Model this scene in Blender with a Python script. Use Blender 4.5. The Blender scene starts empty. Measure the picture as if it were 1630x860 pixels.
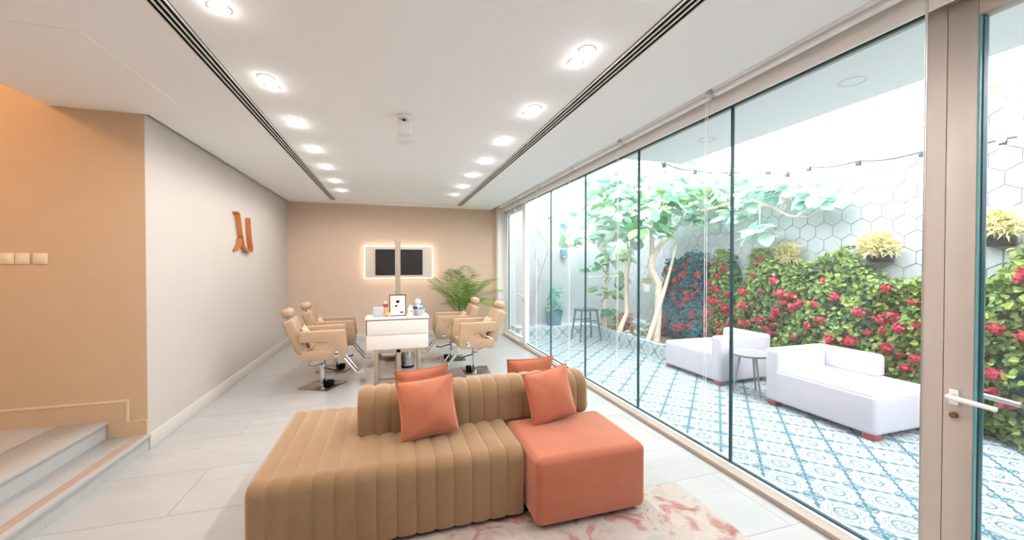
import bpy, bmesh, math, random
from mathutils import Vector, Matrix, Euler
R = math.radians
random.seed(7)
scn = bpy.context.scene
COL = scn.collection

# ------------------------------------------------------------------ camera
cam = bpy.data.cameras.new('camera'); camo = bpy.data.objects.new('camera', cam); COL.objects.link(camo)
cam.sensor_fit = 'HORIZONTAL'; cam.sensor_width = 36.0; cam.lens = 36.0 * 620.0 / 1630.0
cam.clip_start = 0.05; cam.clip_end = 200
camo.location = (0, 0, 1.55)
camo.rotation_euler = (R(90 - 0.73), 0, R(-17.23))
scn.camera = camo

# ------------------------------------------------------------------ world, sun, exposure
w = bpy.data.worlds.new('sky'); scn.world = w; w.use_nodes = True
bg = w.node_tree.nodes['Background']
bg.inputs[0].default_value = (0.93, 0.965, 1.0, 1); bg.inputs[1].default_value = 8.0
sun = bpy.data.lights.new('sun', 'SUN'); sun.energy = 9.0; sun.angle = R(0.6); sun.color = (1.0, 0.95, 0.86)
suno = bpy.data.objects.new('sun', sun); COL.objects.link(suno)
suno.rotation_euler = Vector((1.0, -0.08, -0.30)).to_track_quat('-Z', 'Y').to_euler()
suno.location = (-6, -5, 8)
LAMP = 10.0            # watts of one ceiling downlight
WARM = (1.0, 0.97, 0.945)
scn.view_settings.view_transform = 'Standard'; scn.view_settings.look = 'None'
scn.view_settings.gamma = 1.0; scn.view_settings.use_curve_mapping = False
scn.view_settings.exposure = 0.86
scn.cycles.use_denoising = True
scn.cycles.max_bounces = 10; scn.cycles.transparent_max_bounces = 16
scn.cycles.sample_clamp_indirect = 6.0
scn.cycles.caustics_reflective = False; scn.cycles.caustics_refractive = False

# ------------------------------------------------------------------ materials
class NT:
    def __init__(s, m): s.t = m.node_tree; s.n = s.t.nodes; s.l = s.t.links
    def new(s, typ, **k):
        n = s.n.new(typ)
        for a, v in k.items(): setattr(n, a, v)
        return n
    def put(s, sock, v):
        if v is None: return
        if hasattr(v, 'is_output'): s.l.new(v, sock)
        else: sock.default_value = v
    def m(s, op, a, b=None, c=None):
        n = s.new('ShaderNodeMath', operation=op)
        s.put(n.inputs[0], a); s.put(n.inputs[1], b); s.put(n.inputs[2], c)
        return n.outputs[0]
    def noise(s, vec=None, scale=5, detail=3, rough=.5, dist=0):
        n = s.new('ShaderNodeTexNoise'); s.put(n.inputs['Vector'], vec)
        n.inputs['Scale'].default_value = scale; n.inputs['Detail'].default_value = detail
        n.inputs['Roughness'].default_value = rough; n.inputs['Distortion'].default_value = dist
        return n.outputs['Fac']
    def ramp(s, fac, stops):
        n = s.new('ShaderNodeValToRGB'); e = n.color_ramp.elements
        while len(e) < len(stops): e.new(0.5)
        for i, (p, c) in enumerate(stops): e[i].position = p; e[i].color = (*c, 1) if len(c) == 3 else c
        s.put(n.inputs[0], fac); return n.outputs[0]
    def mix(s, fac, a, b):
        n = s.new('ShaderNodeMix', data_type='RGBA')
        s.put(n.inputs[0], fac); s.put(n.inputs[6], (*a, 1) if isinstance(a, tuple) and len(a) == 3 else a)
        s.put(n.inputs[7], (*b, 1) if isinstance(b, tuple) and len(b) == 3 else b)
        return n.outputs[2]
    def smooth(s, v, a, b):
        n = s.new('ShaderNodeMapRange', interpolation_type='SMOOTHSTEP')
        s.put(n.inputs[0], v); n.inputs[1].default_value = a; n.inputs[2].default_value = b
        return n.outputs[0]
    def bump(s, h, strength=.2, dist=.01):
        n = s.new('ShaderNodeBump'); n.inputs['Strength'].default_value = strength; n.inputs['Distance'].default_value = dist
        s.put(n.inputs['Height'], h); return n.outputs[0]

def mat(name, col=(.8, .8, .8), rough=.5, metal=0, var=0.0, vscale=6, sheen=0, spec=.5, bump=0, bscale=60, emit=None, estr=0, trans=0, coat=0):
    m = bpy.data.materials.new(name); m.use_nodes = True
    t = NT(m); p = t.n['Principled BSDF']
    p.inputs['Base Color'].default_value = (*col, 1); p.inputs['Roughness'].default_value = rough
    p.inputs['Metallic'].default_value = metal; p.inputs['Specular IOR Level'].default_value = spec
    p.inputs['Transmission Weight'].default_value = trans; p.inputs['Coat Weight'].default_value = coat
    if sheen:
        p.inputs['Sheen Weight'].default_value = sheen; p.inputs['Sheen Roughness'].default_value = .45
        p.inputs['Sheen Tint'].default_value = (min(1, col[0] * 1.1 + .55), min(1, col[1] * 1.1 + .50), min(1, col[2] * 1.1 + .44), 1)
    if var:
        tc = t.new('ShaderNodeTexCoord')
        f = t.noise(tc.outputs['Object'], vscale, 4, .55)
        lo = tuple(max(0, c * (1 - var)) for c in col); hi = tuple(min(1, c * (1 + var)) for c in col)
        t.put(p.inputs['Base Color'], t.ramp(f, [(.3, lo), (.7, hi)]))
    if bump:
        tc = t.new('ShaderNodeTexCoord')
        t.put(p.inputs['Normal'], t.bump(t.noise(tc.outputs['Object'], bscale, 3, .6), bump, .004))
    if emit:
        p.inputs['Emission Color'].default_value = (*emit, 1); p.inputs['Emission Strength'].default_value = estr
    return m

M = {}
M['plaster'] = mat('plaster_white', (.86, .84, .81), .85, spec=.2, var=.015, vscale=1.5)
M['ceiling'] = mat('ceiling_paint', (.95, .95, .955), .9, spec=.15)
M['wall_cream'] = mat('wall_cream', (.57, .515, .47), .8, spec=.2, var=.02, vscale=1.2, bump=.06, bscale=90)
M['wall_back'] = mat('wall_beige', (.67, .49, .37), .85, spec=.2, var=.03, vscale=1.4)
M['wall_stair'] = mat('wall_stair', (.60, .43, .29), .85, spec=.2, var=.02)
M['white'] = mat('white_paint', (.90, .89, .87), .45)
M['skirting'] = mat('skirting_paint', (.64, .59, .55), .5)
M['skirt_edge'] = mat('skirt_edge', (.72, .56, .42), .5)
M['frame'] = mat('frame_aluminium', (.50, .435, .385), .4, var=.03, vscale=3)
M['sill_beige'] = mat('sill_beige', (.40, .325, .27), .5)
M['lintel'] = mat('lintel_beige', (.97, .95, .93), .7)
M['black'] = mat('black', (.008, .008, .008), .8, spec=.1)
M['screen'] = mat('screen', (.028, .024, .022), .35, spec=.25)
M['chrome'] = mat('chrome', (.78, .78, .79), .12, 1)
M['steel'] = mat('brushed_steel', (.62, .62, .63), .3, 1)
M['plate'] = mat('plate_steel', (.36, .34, .32), .18, 1)
M['dark_metal'] = mat('dark_metal', (.05, .055, .06), .4, .6)
M['beige_velvet'] = mat('beige_velvet', (.29, .172, .09), .85, sheen=1.0, var=.07, vscale=7, spec=.15, bump=.05, bscale=300)
M['coral_velvet'] = mat('coral_velvet', (.44, .14, .08), .85, sheen=.8, var=.06, vscale=6, spec=.15, bump=.05, bscale=300)
M['coral_pillow'] = mat('coral_pillow', (.53, .175, .10), .85, sheen=.6, var=.06, vscale=9, spec=.15, bump=.05, bscale=300)
M['leather'] = mat('tan_leather', (.50, .335, .215), .5, var=.04, vscale=8, bump=.05, bscale=200)
M['pink_fabric'] = mat('pink_fabric', (.78, .50, .40), .85, sheen=.3)
M['brown_fabric'] = mat('brown_fabric', (.10, .06, .05), .8)
M['taupe'] = mat('taupe_laminate', (.37, .29, .22), .5, var=.03)
M['lacquer'] = mat('white_lacquer', (.85, .79, .75), .3)
M['copper'] = mat('copper', (.72, .27, .10), .38, .75)
M['mirror'] = mat('mirror', (.86, .88, .88), .02, 1)
M['led'] = mat('led', (1, .9, .8), .5, emit=(1, .86, .72), estr=3.5)
M['lamp_lens'] = mat('lamp_lens', (1, 1, 1), .5, emit=(1, .93, .84), estr=14)
M['panel'] = mat('panel_beige', (.66, .56, .48), .6)
M['concrete'] = mat('garden_plaster', (.46, .49, .51), .9, spec=.1, var=.05, vscale=1.3)
M['soffit'] = mat('soffit_paint', (.96, .965, .97), .9, spec=.1)
M['hex'] = mat('hex_tile', (.46, .48, .50), .6, var=.03, vscale=2)
M['hexgrout'] = mat('hex_grout', (.27, .31, .34), .9)
M['soil'] = mat('soil', (.20, .15, .09), .95, var=.3, vscale=14)
M['canvas'] = mat('white_canvas', (.61, .56, .62), .85, var=.015, sheen=.15, bump=.04, bscale=150)
M['redwood'] = mat('red_wood', (.36, .07, .06), .5)
M['tabletop'] = mat('grey_tray', (.30, .29, .29), .45, .3)
M['bark'] = mat('pale_bark', (.80, .64, .52), .9, var=.18, vscale=14)
M['bark_grey'] = mat('grey_bark', (.42, .40, .40), .9, var=.15, vscale=14)
M['pot_black'] = mat('pot_black', (.035, .04, .05), .6)
M['pot_blue'] = mat('pot_blue', (.05, .20, .28), .5)
M['pot_white'] = mat('pot_white', (.80, .80, .78), .5)
M['rubber'] = mat('teal_seal', (.012, .06, .075), .4)
M['teal_edge'] = mat('glass_edge', (.16, .40, .42), .2)
M['plastic_white'] = mat('white_plastic', (.85, .84, .83), .4)
M['plastic_cream'] = mat('switch_plastic', (.80, .66, .48), .45)
M['plastic_purple'] = mat('purple_plastic', (.06, .02, .17), .4)
M['plastic_blue'] = mat('blue_plastic', (.12, .45, .66), .35)
M['frost'] = mat('frosted', (.72, .74, .76), .35, trans=.25)
M['amber'] = mat('amber_box', (.78, .52, .30), .5)
M['red_label'] = mat('red_label', (.55, .05, .05), .5)
M['paper'] = mat('paper', (.84, .80, .77), .7)
M['ink'] = mat('ink', (.05, .04, .05), .7)
M['ink_light'] = mat('ink_light', (.45, .40, .38), .7)
M['tread_strip'] = mat('tread_groove', (.40, .22, .13), .8)

def leaf_mat(name, c1, c2, tr=.35, rough=.45):
    m = bpy.data.materials.new(name); m.use_nodes = True
    t = NT(m); p = t.n['Principled BSDF']; out = t.n['Material Output']
    oi = t.new('ShaderNodeObjectInfo'); geo = t.new('ShaderNodeNewGeometry')
    r = t.m('FRACT', t.m('ADD', oi.outputs['Random'], geo.outputs['Random Per Island']))
    c = t.ramp(r, [(0, c1), (1, c2)])
    t.put(p.inputs['Base Color'], c); p.inputs['Roughness'].default_value = rough
    tl = t.new('ShaderNodeBsdfTranslucent'); t.put(tl.inputs[0], c)
    mx = t.new('ShaderNodeMixShader'); mx.inputs[0].default_value = tr
    t.l.new(p.outputs[0], mx.inputs[1]); t.l.new(tl.outputs[0], mx.inputs[2]); t.l.new(mx.outputs[0], out.inputs[0])
    return m
M['leaf_hedge'] = leaf_mat('leaf_hedge', (.03, .13, .03), (.36, .44, .08), .3)
M['leaf_hedge_reflection'] = leaf_mat('leaf_hedge_reflection', (.008, .085, .12), (.035, .20, .24), .2)  # bluish glass reflection painted into this clump's leaf colour
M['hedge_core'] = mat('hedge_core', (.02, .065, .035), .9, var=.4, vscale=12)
M['leaf_tree'] = leaf_mat('leaf_tree', (.06, .30, .17), (.42, .58, .20), .5)
M['leaf_pale'] = leaf_mat('leaf_pale', (.30, .56, .50), (.85, .90, .80), .5)  # whitened leaves: sun and haze wash put into the colour
M['leaf_palm'] = leaf_mat('leaf_palm', (.05, .17, .02), (.26, .38, .05), .35)
M['leaf_yellow'] = leaf_mat('leaf_yellow', (.56, .50, .22), (.92, .84, .50), .4)
M['leaf_pot'] = leaf_mat('leaf_pot', (.05, .30, .22), (.16, .48, .36), .3)
M['petal'] = leaf_mat('petal', (.30, .008, .025), (.72, .06, .10), .25)

def glass_mat(name, tint, ior=1.5):
    m = bpy.data.materials.new(name); m.use_nodes = True
    t = NT(m); t.n.remove(t.n['Principled BSDF']); out = t.n['Material Output']
    tr = t.new('ShaderNodeBsdfTransparent'); tr.inputs[0].default_value = (*tint, 1)
    gl = t.new('ShaderNodeBsdfGlossy'); gl.inputs['Roughness'].default_value = .0; gl.inputs[0].default_value = (.92, .97, 1, 1)
    lw = t.new('ShaderNodeLayerWeight'); lw.inputs[0].default_value = .5
    fr = t.m('ADD', .035, t.m('MULTIPLY', .9, t.m('POWER', lw.outputs['Facing'], 5.0)))
    mx = t.new('ShaderNodeMixShader')
    t.l.new(fr, mx.inputs[0]); t.l.new(tr.outputs[0], mx.inputs[1]); t.l.new(gl.outputs[0], mx.inputs[2])
    du = t.new('ShaderNodeBsdfTranslucent'); du.inputs[0].default_value = (.86, .97, 1, 1)
    hz = t.m('ADD', .012, t.m('MULTIPLY', .10, t.m('POWER', lw.outputs['Facing'], 3.0)))  # milky haze added to the pane shader, stronger at grazing view
    m2 = t.new('ShaderNodeMixShader'); t.l.new(hz, m2.inputs[0]); t.l.new(mx.outputs[0], m2.inputs[1]); t.l.new(du.outputs[0], m2.inputs[2])
    t.l.new(m2.outputs[0], out.inputs[0]); return m
M['glass'] = glass_mat('hazed_glass', (.955, .985, .99))

def marble():
    m = bpy.data.materials.new('marble'); m.use_nodes = True
    t = NT(m); p = t.n['Principled BSDF']
    geo = t.new('ShaderNodeNewGeometry'); oi = t.new('ShaderNodeObjectInfo')
    off = t.new('ShaderNodeVectorMath', operation='SCALE'); t.put(off.inputs[0], oi.outputs['Location'])
    off.inputs['Scale'].default_value = 3.7
    v = t.new('ShaderNodeVectorMath', operation='ADD'); t.put(v.inputs[0], geo.outputs['Position']); t.put(v.inputs[1], off.outputs[0])
    mp = t.new('ShaderNodeMapping'); mp.inputs['Rotation'].default_value = (0, 0, R(35)); mp.inputs['Scale'].default_value = (.55, 1.5, 1)
    t.put(mp.inputs['Vector'], v.outputs[0])
    n1 = t.noise(mp.outputs[0], 1.6, 6, .55, .6)
    vein = t.m('ABSOLUTE', t.m('SUBTRACT', n1, .5))
    vein = t.m('SUBTRACT', 1.0, t.smooth(vein, 0.0, .022))
    patch = t.noise(mp.outputs[0], 1.1, 2, .5)
    vein = t.m('MULTIPLY', vein, t.smooth(patch, .42, .68))
    base = t.ramp(t.noise(mp.outputs[0], 2.2, 4, .5), [(.3, (.44, .43, .422)), (.7, (.49, .482, .475))])
    c = t.mix(t.m('MULTIPLY', vein, .45), base, (.42, .38, .34))
    t.put(p.inputs['Base Color'], c); p.inputs['Roughness'].default_value = .16; p.inputs['Specular IOR Level'].default_value = .5
    return m
M['marble'] = marble()
M['grout'] = mat('grout', (.50, .44, .38), .9)

def xyz(t):
    geo = t.new('ShaderNodeNewGeometry'); s = t.new('ShaderNodeSeparateXYZ'); t.put(s.inputs[0], geo.outputs['Position'])
    return s.outputs[0], s.outputs[1], s.outputs[2]

def cement_tile(name, vertical=False):
    m = bpy.data.materials.new(name); m.use_nodes = True
    t = NT(m); p = t.n['Principled BSDF']
    X, Y, Z = xyz(t)
    if vertical:
        a = t.m('SUBTRACT', t.m('ADD', X, Y), 2.0); b = Z; per = .25
        u = t.m('DIVIDE', t.m('ADD', a, b), per); v = t.m('DIVIDE', t.m('SUBTRACT', a, b), per)
        b = t.m('SUBTRACT', Z, .11); u = t.m('DIVIDE', t.m('ADD', a, b), .36); v = t.m('DIVIDE', t.m('SUBTRACT', a, b), .36)
    else:
        a = t.m('SUBTRACT', X, 2.704); b = t.m('SUBTRACT', Y, 2.072); per = .386
        u = t.m('DIVIDE', t.m('ADD', a, b), per); v = t.m('DIVIDE', t.m('SUBTRACT', a, b), per)
    fu = t.m('SUBTRACT', u, t.m('ROUND', u)); fv = t.m('SUBTRACT', v, t.m('ROUND', v))
    au = t.m('ABSOLUTE', fu); av = t.m('ABSOLUTE', fv)
    r = t.m('SQRT', t.m('ADD', t.m('MULTIPLY', fu, fu), t.m('MULTIPLY', fv, fv)))
    ang = t.m('ARCTAN2', fv, fu)
    def band(val, c, wd): return t.m('SUBTRACT', 1.0, t.smooth(t.m('ABSOLUTE', t.m('SUBTRACT', val, c)), wd * .55, wd))
    feats = []
    # medallion: ring, petals, scalloped outer ring
    feats.append(t.m('MULTIPLY', band(r, .205, .030), .9))
    pet = t.m('ADD', .10, t.m('MULTIPLY', .05, t.m('COSINE', t.m('MULTIPLY', ang, 4))))
    feats.append(t.m('MULTIPLY', band(r, pet, .026), .9))
    feats.append(t.m('SUBTRACT', 1.0, t.smooth(r, .02, .04)))
    sc = t.m('ADD', .315, t.m('MULTIPLY', .028, t.m('COSINE', t.m('MULTIPLY', ang, 12))))
    feats.append(t.m('MULTIPLY', band(r, sc, .022), .7))
    # bands along the cell edges, scrolled
    mxv = t.m('MAXIMUM', au, av); mnv = t.m('MINIMUM', au, av)
    wav = t.m('ADD', .455, t.m('MULTIPLY', .020, t.m('COSINE', t.m('MULTIPLY', mnv, 25))))
    feats.append(t.m('MULTIPLY', t.smooth(t.m('SUBTRACT', mxv, wav), -.01, .018), 1.0))
    feats.append(t.m('MULTIPLY', band(mxv, .405, .012), .6))
    # corner curls
    cu = t.m('SUBTRACT', .5, au); cv = t.m('SUBTRACT', .5, av)
    rc = t.m('SQRT', t.m('ADD', t.m('MULTIPLY', cu, cu), t.m('MULTIPLY', cv, cv)))
    feats.append(t.m('MULTIPLY', band(rc, .20, .026), .9)); feats.append(t.m('MULTIPLY', band(rc, .115, .024), .9))
    f = feats[0]
    for g in feats[1:]: f = t.m('MAXIMUM', f, g)
    geo = t.new('ShaderNodeNewGeometry')
    wear = t.ramp(t.noise(geo.outputs['Position'], 18, 3, .6), [(.3, (.75,) * 3), (.6, (1,) * 3)])
    f = t.m('MULTIPLY', f, wear)
    white = t.ramp(t.noise(geo.outputs['Position'], 3, 3, .5), [(.3, (.41, .43, .435)), (.7, (.47, .485, .49))])
    if vertical: white = (.62, .66, .67, 1); f = t.m('MULTIPLY', f, .8)
    c = t.mix(f, white, (.006, .10, .15))
    t.put(p.inputs['Base Color'], c); p.inputs['Roughness'].default_value = .55; p.inputs['Specular IOR Level'].default_value = .3
    return m
M['cement'] = cement_tile('cement_tile')
M['curb_tile'] = cement_tile('curb_tile', True)

def rug_mat():
    m = bpy.data.materials.new('rug'); m.use_nodes = True
    t = NT(m); p = t.n['Principled BSDF']
    geo = t.new('ShaderNodeNewGeometry'); P = geo.outputs['Position']
    n = t.noise(P, 5.2, 8, .62, .7)
    base = t.ramp(n, [(.33, (.30, .12, .095)), (.43, (.42, .235, .20)), (.47, (.46, .36, .32)), (.53, (.50, .43, .38)), (.60, (.46, .40, .36)), (.70, (.38, .37, .34))])
    e = t.m('ABSOLUTE', t.m('SUBTRACT', n, .455))
    line = t.m('SUBTRACT', 1.0, t.smooth(e, .0, .012))
    pm = t.smooth(t.noise(P, 5, 2, .5), .42, .60)
    c = t.mix(t.m('MULTIPLY', t.m('MULTIPLY', line, pm), .8), base, (.30, .20, .17))
    n2 = t.noise(P, 7, 5, .6, 1.5)
    l2 = t.m('MULTIPLY', t.m('SUBTRACT', 1.0, t.smooth(t.m('ABSOLUTE', t.m('SUBTRACT', n2, .5)), .0, .018)), t.smooth(t.noise(P, 2.4, 2), .5, .62))
    c = t.mix(t.m('MULTIPLY', l2, .55), c, (.36, .30, .27))
    t.put(p.inputs['Base Color'], c); p.inputs['Roughness'].default_value = .95; p.inputs['Specular IOR Level'].default_value = .1
    t.put(p.inputs['Normal'], t.bump(t.noise(P, 260, 2), .4, .004))
    return m
M['rug'] = rug_mat()

# ------------------------------------------------------------------ mesh helpers
class B:
    def __init__(s): s.bm = bmesh.new()
    def box(s, x0, x1, y0, y1, z0, z1, bev=0, seg=2):
        r = bmesh.ops.create_cube(s.bm, size=1.0); vs = r['verts']
        for v in vs:
            v.co = Vector((x0 + (v.co.x + .5) * (x1 - x0), y0 + (v.co.y + .5) * (y1 - y0), z0 + (v.co.z + .5) * (z1 - z0)))
        if bev:
            es = list({e for v in vs for e in v.link_edges})
            bmesh.ops.bevel(s.bm, geom=es, offset=bev, segments=seg, profile=.5, affect='EDGES')
        return s
    def tube(s, pts, r, seg=10, caps=True):
        pts = [Vector(p) for p in pts]; n = len(pts)
        rs = list(r) if isinstance(r, (list, tuple)) else [r] * n
        rings = []; ref = None
        for i, p in enumerate(pts):
            d = (pts[min(i + 1, n - 1)] - pts[max(i - 1, 0)]).normalized()
            if ref is None:
                ref = Vector((0, 0, 1)) if abs(d.z) < .9 else Vector((1, 0, 0))
            a = d.cross(ref)
            if a.length < 1e-4: a = d.orthogonal()
            a.normalize(); b = a.cross(d).normalized(); ref = b if abs(b.dot(d)) < .99 else ref
            ring = [s.bm.verts.new(p + (a * math.cos(2 * math.pi * k / seg) + b * math.sin(2 * math.pi * k / seg)) * rs[i]) for k in range(seg)]
            rings.append(ring)
        for i in range(n - 1):
            for k in range(seg):
                s.bm.faces.new((rings[i][k], rings[i][(k + 1) % seg], rings[i + 1][(k + 1) % seg], rings[i + 1][k]))
        if caps: s.bm.faces.new(rings[0][::-1]); s.bm.faces.new(rings[-1])
        return s
    def cyl(s, p0, p1, r0, r1=None, seg=16): return s.tube([p0, p1], [r0, r0 if r1 is None else r1], seg)
    def lathe(s, prof, c=(0, 0, 0), seg=24):
        c = Vector(c); rings = []
        for r, z in prof:
            rings.append([s.bm.verts.new(c + Vector((max(r, 1e-4) * math.cos(2 * math.pi * k / seg), max(r, 1e-4) * math.sin(2 * math.pi * k / seg), z))) for k in range(seg)])
        for i in range(len(rings) - 1):
            for k in range(seg):
                s.bm.faces.new((rings[i][k], rings[i][(k + 1) % seg], rings[i + 1][(k + 1) % seg], rings[i + 1][k]))
        s.bm.faces.new(rings[0][::-1]); s.bm.faces.new(rings[-1]); return s
    def prism(s, poly, axis, a, b):
        # poly: 2d outline; axis 'x','y','z' is the extrusion axis
        def P(q, t):
            return {'x': (t, q[0], q[1]), 'y': (q[0], t, q[1]), 'z': (q[0], q[1], t)}[axis]
        A = [s.bm.verts.new(P(q, a)) for q in poly]; Bv = [s.bm.verts.new(P(q, b)) for q in poly]
        s.bm.faces.new(A); s.bm.faces.new(Bv[::-1]); n = len(poly)
        for i in range(n): s.bm.faces.new((A[i], Bv[i], Bv[(i + 1) % n], A[(i + 1) % n]))
        return s
    def bevel_all(s, off, seg=2, ang=30):
        bmesh.ops.recalc_face_normals(s.bm, faces=s.bm.faces)
        es = [e for e in s.bm.edges if len(e.link_faces) == 2 and e.calc_face_angle(0) > R(ang)]
        bmesh.ops.bevel(s.bm, geom=es, offset=off, segments=seg, profile=.5, affect='EDGES', clamp_overlap=True); return s
    def mesh(s, name, m, smooth=40):
        bmesh.ops.recalc_face_normals(s.bm, faces=s.bm.faces)
        me = bpy.data.meshes.new(name); s.bm.to_mesh(me); s.bm.free()
        if smooth:
            me.polygons.foreach_set('use_smooth', [True] * len(me.polygons)); me.set_sharp_from_angle(angle=R(smooth))
        if m: me.materials.append(M[m] if isinstance(m, str) else m)
        return me
    def build(s, name, m, parent=None, smooth=40, loc=None):
        return link(name, s.mesh(name, m, smooth), parent, loc)

def link(name, me, parent=None, loc=None, rot=None):
    o = bpy.data.objects.new(name, me); COL.objects.link(o)
    if parent: o.parent = parent
    if loc: o.location = loc
    if rot: o.rotation_euler = rot
    return o
def raw(name, verts, faces, m, smooth=False):
    me = bpy.data.meshes.new(name); me.from_pydata(verts, [], faces); me.update()
    if smooth: me.polygons.foreach_set('use_smooth', [True] * len(me.polygons))
    me.materials.append(M[m]); return me
def tag(o, label, cat, group=None):
    o['label'] = label; o['category'] = cat
    if group: o['group'] = group
    return o
def thing(name, label, cat, loc=(0, 0, 0), rotz=0, group=None):
    o = bpy.data.objects.new(name, None); COL.objects.link(o); o.location = loc; o.rotation_euler = (0, 0, rotz)
    o.empty_display_size = .1
    return tag(o, label, cat, group)
def struct(o, label=None):
    o['kind'] = 'structure'
    if label: o['label'] = label
    return o
def box(name, m, d, parent=None, bev=0, seg=2): return B().box(*d, bev=bev, seg=seg).build(name, m, parent)
def sempty(name, loc=(0, 0, 0), label=None):
    o = bpy.data.objects.new(name, None); COL.objects.link(o); o.location = loc; o.empty_display_size = .1
    return struct(o, label)
def copy_tree(o, parent=None):
    c = o.copy(); COL.objects.link(c); c.parent = parent
    for ch in o.children: copy_tree(ch, c)
    return c

XL, YB, XG, ZC, YF = -1.95, 8.60, 2.48, 2.80, -2.6

# ================================================================== THE ROOM
# floor: a bed of grout with single marble tiles 1.2 x 0.6 m
fl = struct(B().box(-2.0, 2.44, YF, YB + .02, -.12, -.004).build('floor', 'grout'), 'white veined marble floor of large tiles')
tile_meshes = {}
y = YF; ys = [YF]
k = 1.704
while k > YF + .1: k -= .6
while k < YB: ys.append(k); k += .6
ys.append(YB)
for j in range(len(ys) - 1):
    xs = [XL]; x = XL + (.62 if j % 2 else 1.2)
    while x < 2.42: xs.append(x); x += 1.2
    xs.append(2.43)
    for i in range(len(xs) - 1):
        wx, wy = xs[i + 1] - xs[i], ys[j + 1] - ys[j]
        key = (round(wx, 3), round(wy, 3))
        if key not in tile_meshes: tile_meshes[key] = B().box(.0015, wx - .0015, .0015, wy - .0015, -.012, 0).mesh('floor_tile', 'marble', 0)
        link('floor_tile', tile_meshes[key], fl, (xs[i], ys[j], 0))

# left wall, stair wall, back wall, wall behind the camera
struct(box('wall_left', 'wall_cream', (XL - .15, XL, 4.003, YB + .1, -.1, 3.05)), 'cream plaster wall carrying copper letters')
struct(box('wall_stair', 'wall_stair', (-3.9, XL - .002, 4.0, 4.15, -.1, 4.3)), 'tan wall behind the steps with three switches')
struct(box('wall_back', 'wall_back', (XL - .1, XG + .1, YB, YB + .15, -.1, 3.05)), 'beige wall at the far end behind the screen')
struct(box('wall_front', 'plaster', (-3.9, XG + .1, YF - .15, YF, -.1, 4.3)))
struct(box('wall_stairwell', 'wall_stair', (-4.0, -3.85, YF, 4.1, -.1, 4.3)))
struct(box('ceiling_stairwell', 'ceiling', (-4.0, -2.4, YF, 4.1, 4.3, 4.4)))
# ceiling: border, raised middle panel, access panel; a shadow gap runs along the left wall
ce = B()
ce.box(XL + .03, -1.108, 4.0, YB - .0, ZC, ZC + .05)
ce.box(-2.52, -1.108, YF, 4.0, ZC, ZC + .05)
ce.box(-1.108, 1.43, 8.215, YB, ZC, ZC + .05)
ce.box(1.43, 2.14, YF, YB, ZC, ZC + .05)
ce = struct(ce.build('ceiling', 'ceiling'), 'white ceiling border around the raised middle panel')
box('ceiling_panel', 'ceiling', (-1.012, 1.328, YF, 8.195, ZC + .012, ZC + .06), ce)
box('access_panel', 'ceiling', (-1.875, -1.580, 2.68, 3.80, ZC - .004, ZC + .01), ce)
struct(box('roof', 'concrete', (-2.52, 2.56, YF, YB + .3, 3.05, 3.30)))
struct(box('trim_stairwell', 'ceiling', (-2.56, -2.52, YF, 4.0, ZC, 4.35)))
# blind pocket behind the ceiling edge and the lintel over the glass
struct(box('trim_header', 'frame', (2.44, 2.56, YF, YB, 2.768, 3.05)))
struct(box('trim_pocket', 'ceiling', (2.14, 2.17, YF, YB, ZC, 3.05)))
struct(box('trim_lintel', 'lintel', (2.36, 2.375, YF, YB, 2.716, 3.05)))
# baseboards
struct(B().box(XL, XL + .018, 4.0, YB, 0, .135, .004).build('baseboard_left', 'skirting'))
struct(B().box(XL, 2.30, YB - .018, YB, 0, .135, .004).build('baseboard_back', 'skirting'))
bb = B().prism([(-3.85, .28), (-2.21, .28), (-2.21, .14), (XL, .14), (XL, .262), (-2.075, .262), (-2.075, .432), (-3.85, .432)], 'y', 3.982, 4.0)
struct(bb.build('baseboard_stair', 'wall_stair'), 'skirting stepping up along the stair wall')
struct(B().prism([(-3.85, .425), (-2.082, .425), (-2.082, .438), (-3.85, .438)], 'y', 3.978, 4.0).build('trim_skirting', 'skirt_edge'))
struct(box('trim_skirting_end', 'skirt_edge', (-2.082, -2.072, 3.976, 4.0, .262, .438)))

# steps up to the landing
st = sempty('stairs', (XL, 2, 0), 'two marble steps up to a landing on the left')
def rel(o, p): o.parent = p; o.matrix_parent_inverse = p.matrix_world.inverted(); return o
def stp(name, m, d, bev=0):
    return box(name, m, (d[0] - XL, d[1] - XL, d[2] - 2, d[3] - 2, d[4], d[5]), st, bev)
stp('riser', 'marble', (-2.24, -1.945, YF, 3.998, -.01, .112))
tr = stp('tread', 'marble', (-2.24, -1.925, YF, 3.998, .112, .14), .004)
stp('riser', 'marble', (-3.86, -2.215, YF, 3.998, .0, .252))
stp('tread', 'marble', (-2.52, -2.20, YF, 3.998, .252, .28), .004)
yy = 3.998
while yy > YF + .01:
    y0 = max(YF, yy - .9); stp('landing_tile', 'marble', (-3.86, -2.523, y0 + .003, yy, .252, .28)); yy = y0
for i in range(4):
    box('anti_slip_groove', 'tread_strip', (-1.962 - .016 * i - .004 - XL, -1.962 - .016 * i + .003 - XL, YF - 2, 3.95 - 2, .1395, .1412), tr)

# light switches on the stair wall
for i, x in enumerate((-2.81, -2.72, -2.615)):
    s = thing('light_switch', ['square cream wall switch nearest the left edge of the photo', 'middle one of three square cream wall switches', 'square cream wall switch closest to the white wall corner'][i], 'switch', (x, 4.0, 1.60), 0, 'switches on the stair wall')
    B().box(-.043, .043, -.010, 0, -.043, .043, .004).build('plate', 'plastic_cream', s)
    B().box(-.030, .030, -.015, -.009, -.030, .030, .003).build('rocker', 'plastic_cream', s)

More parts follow.
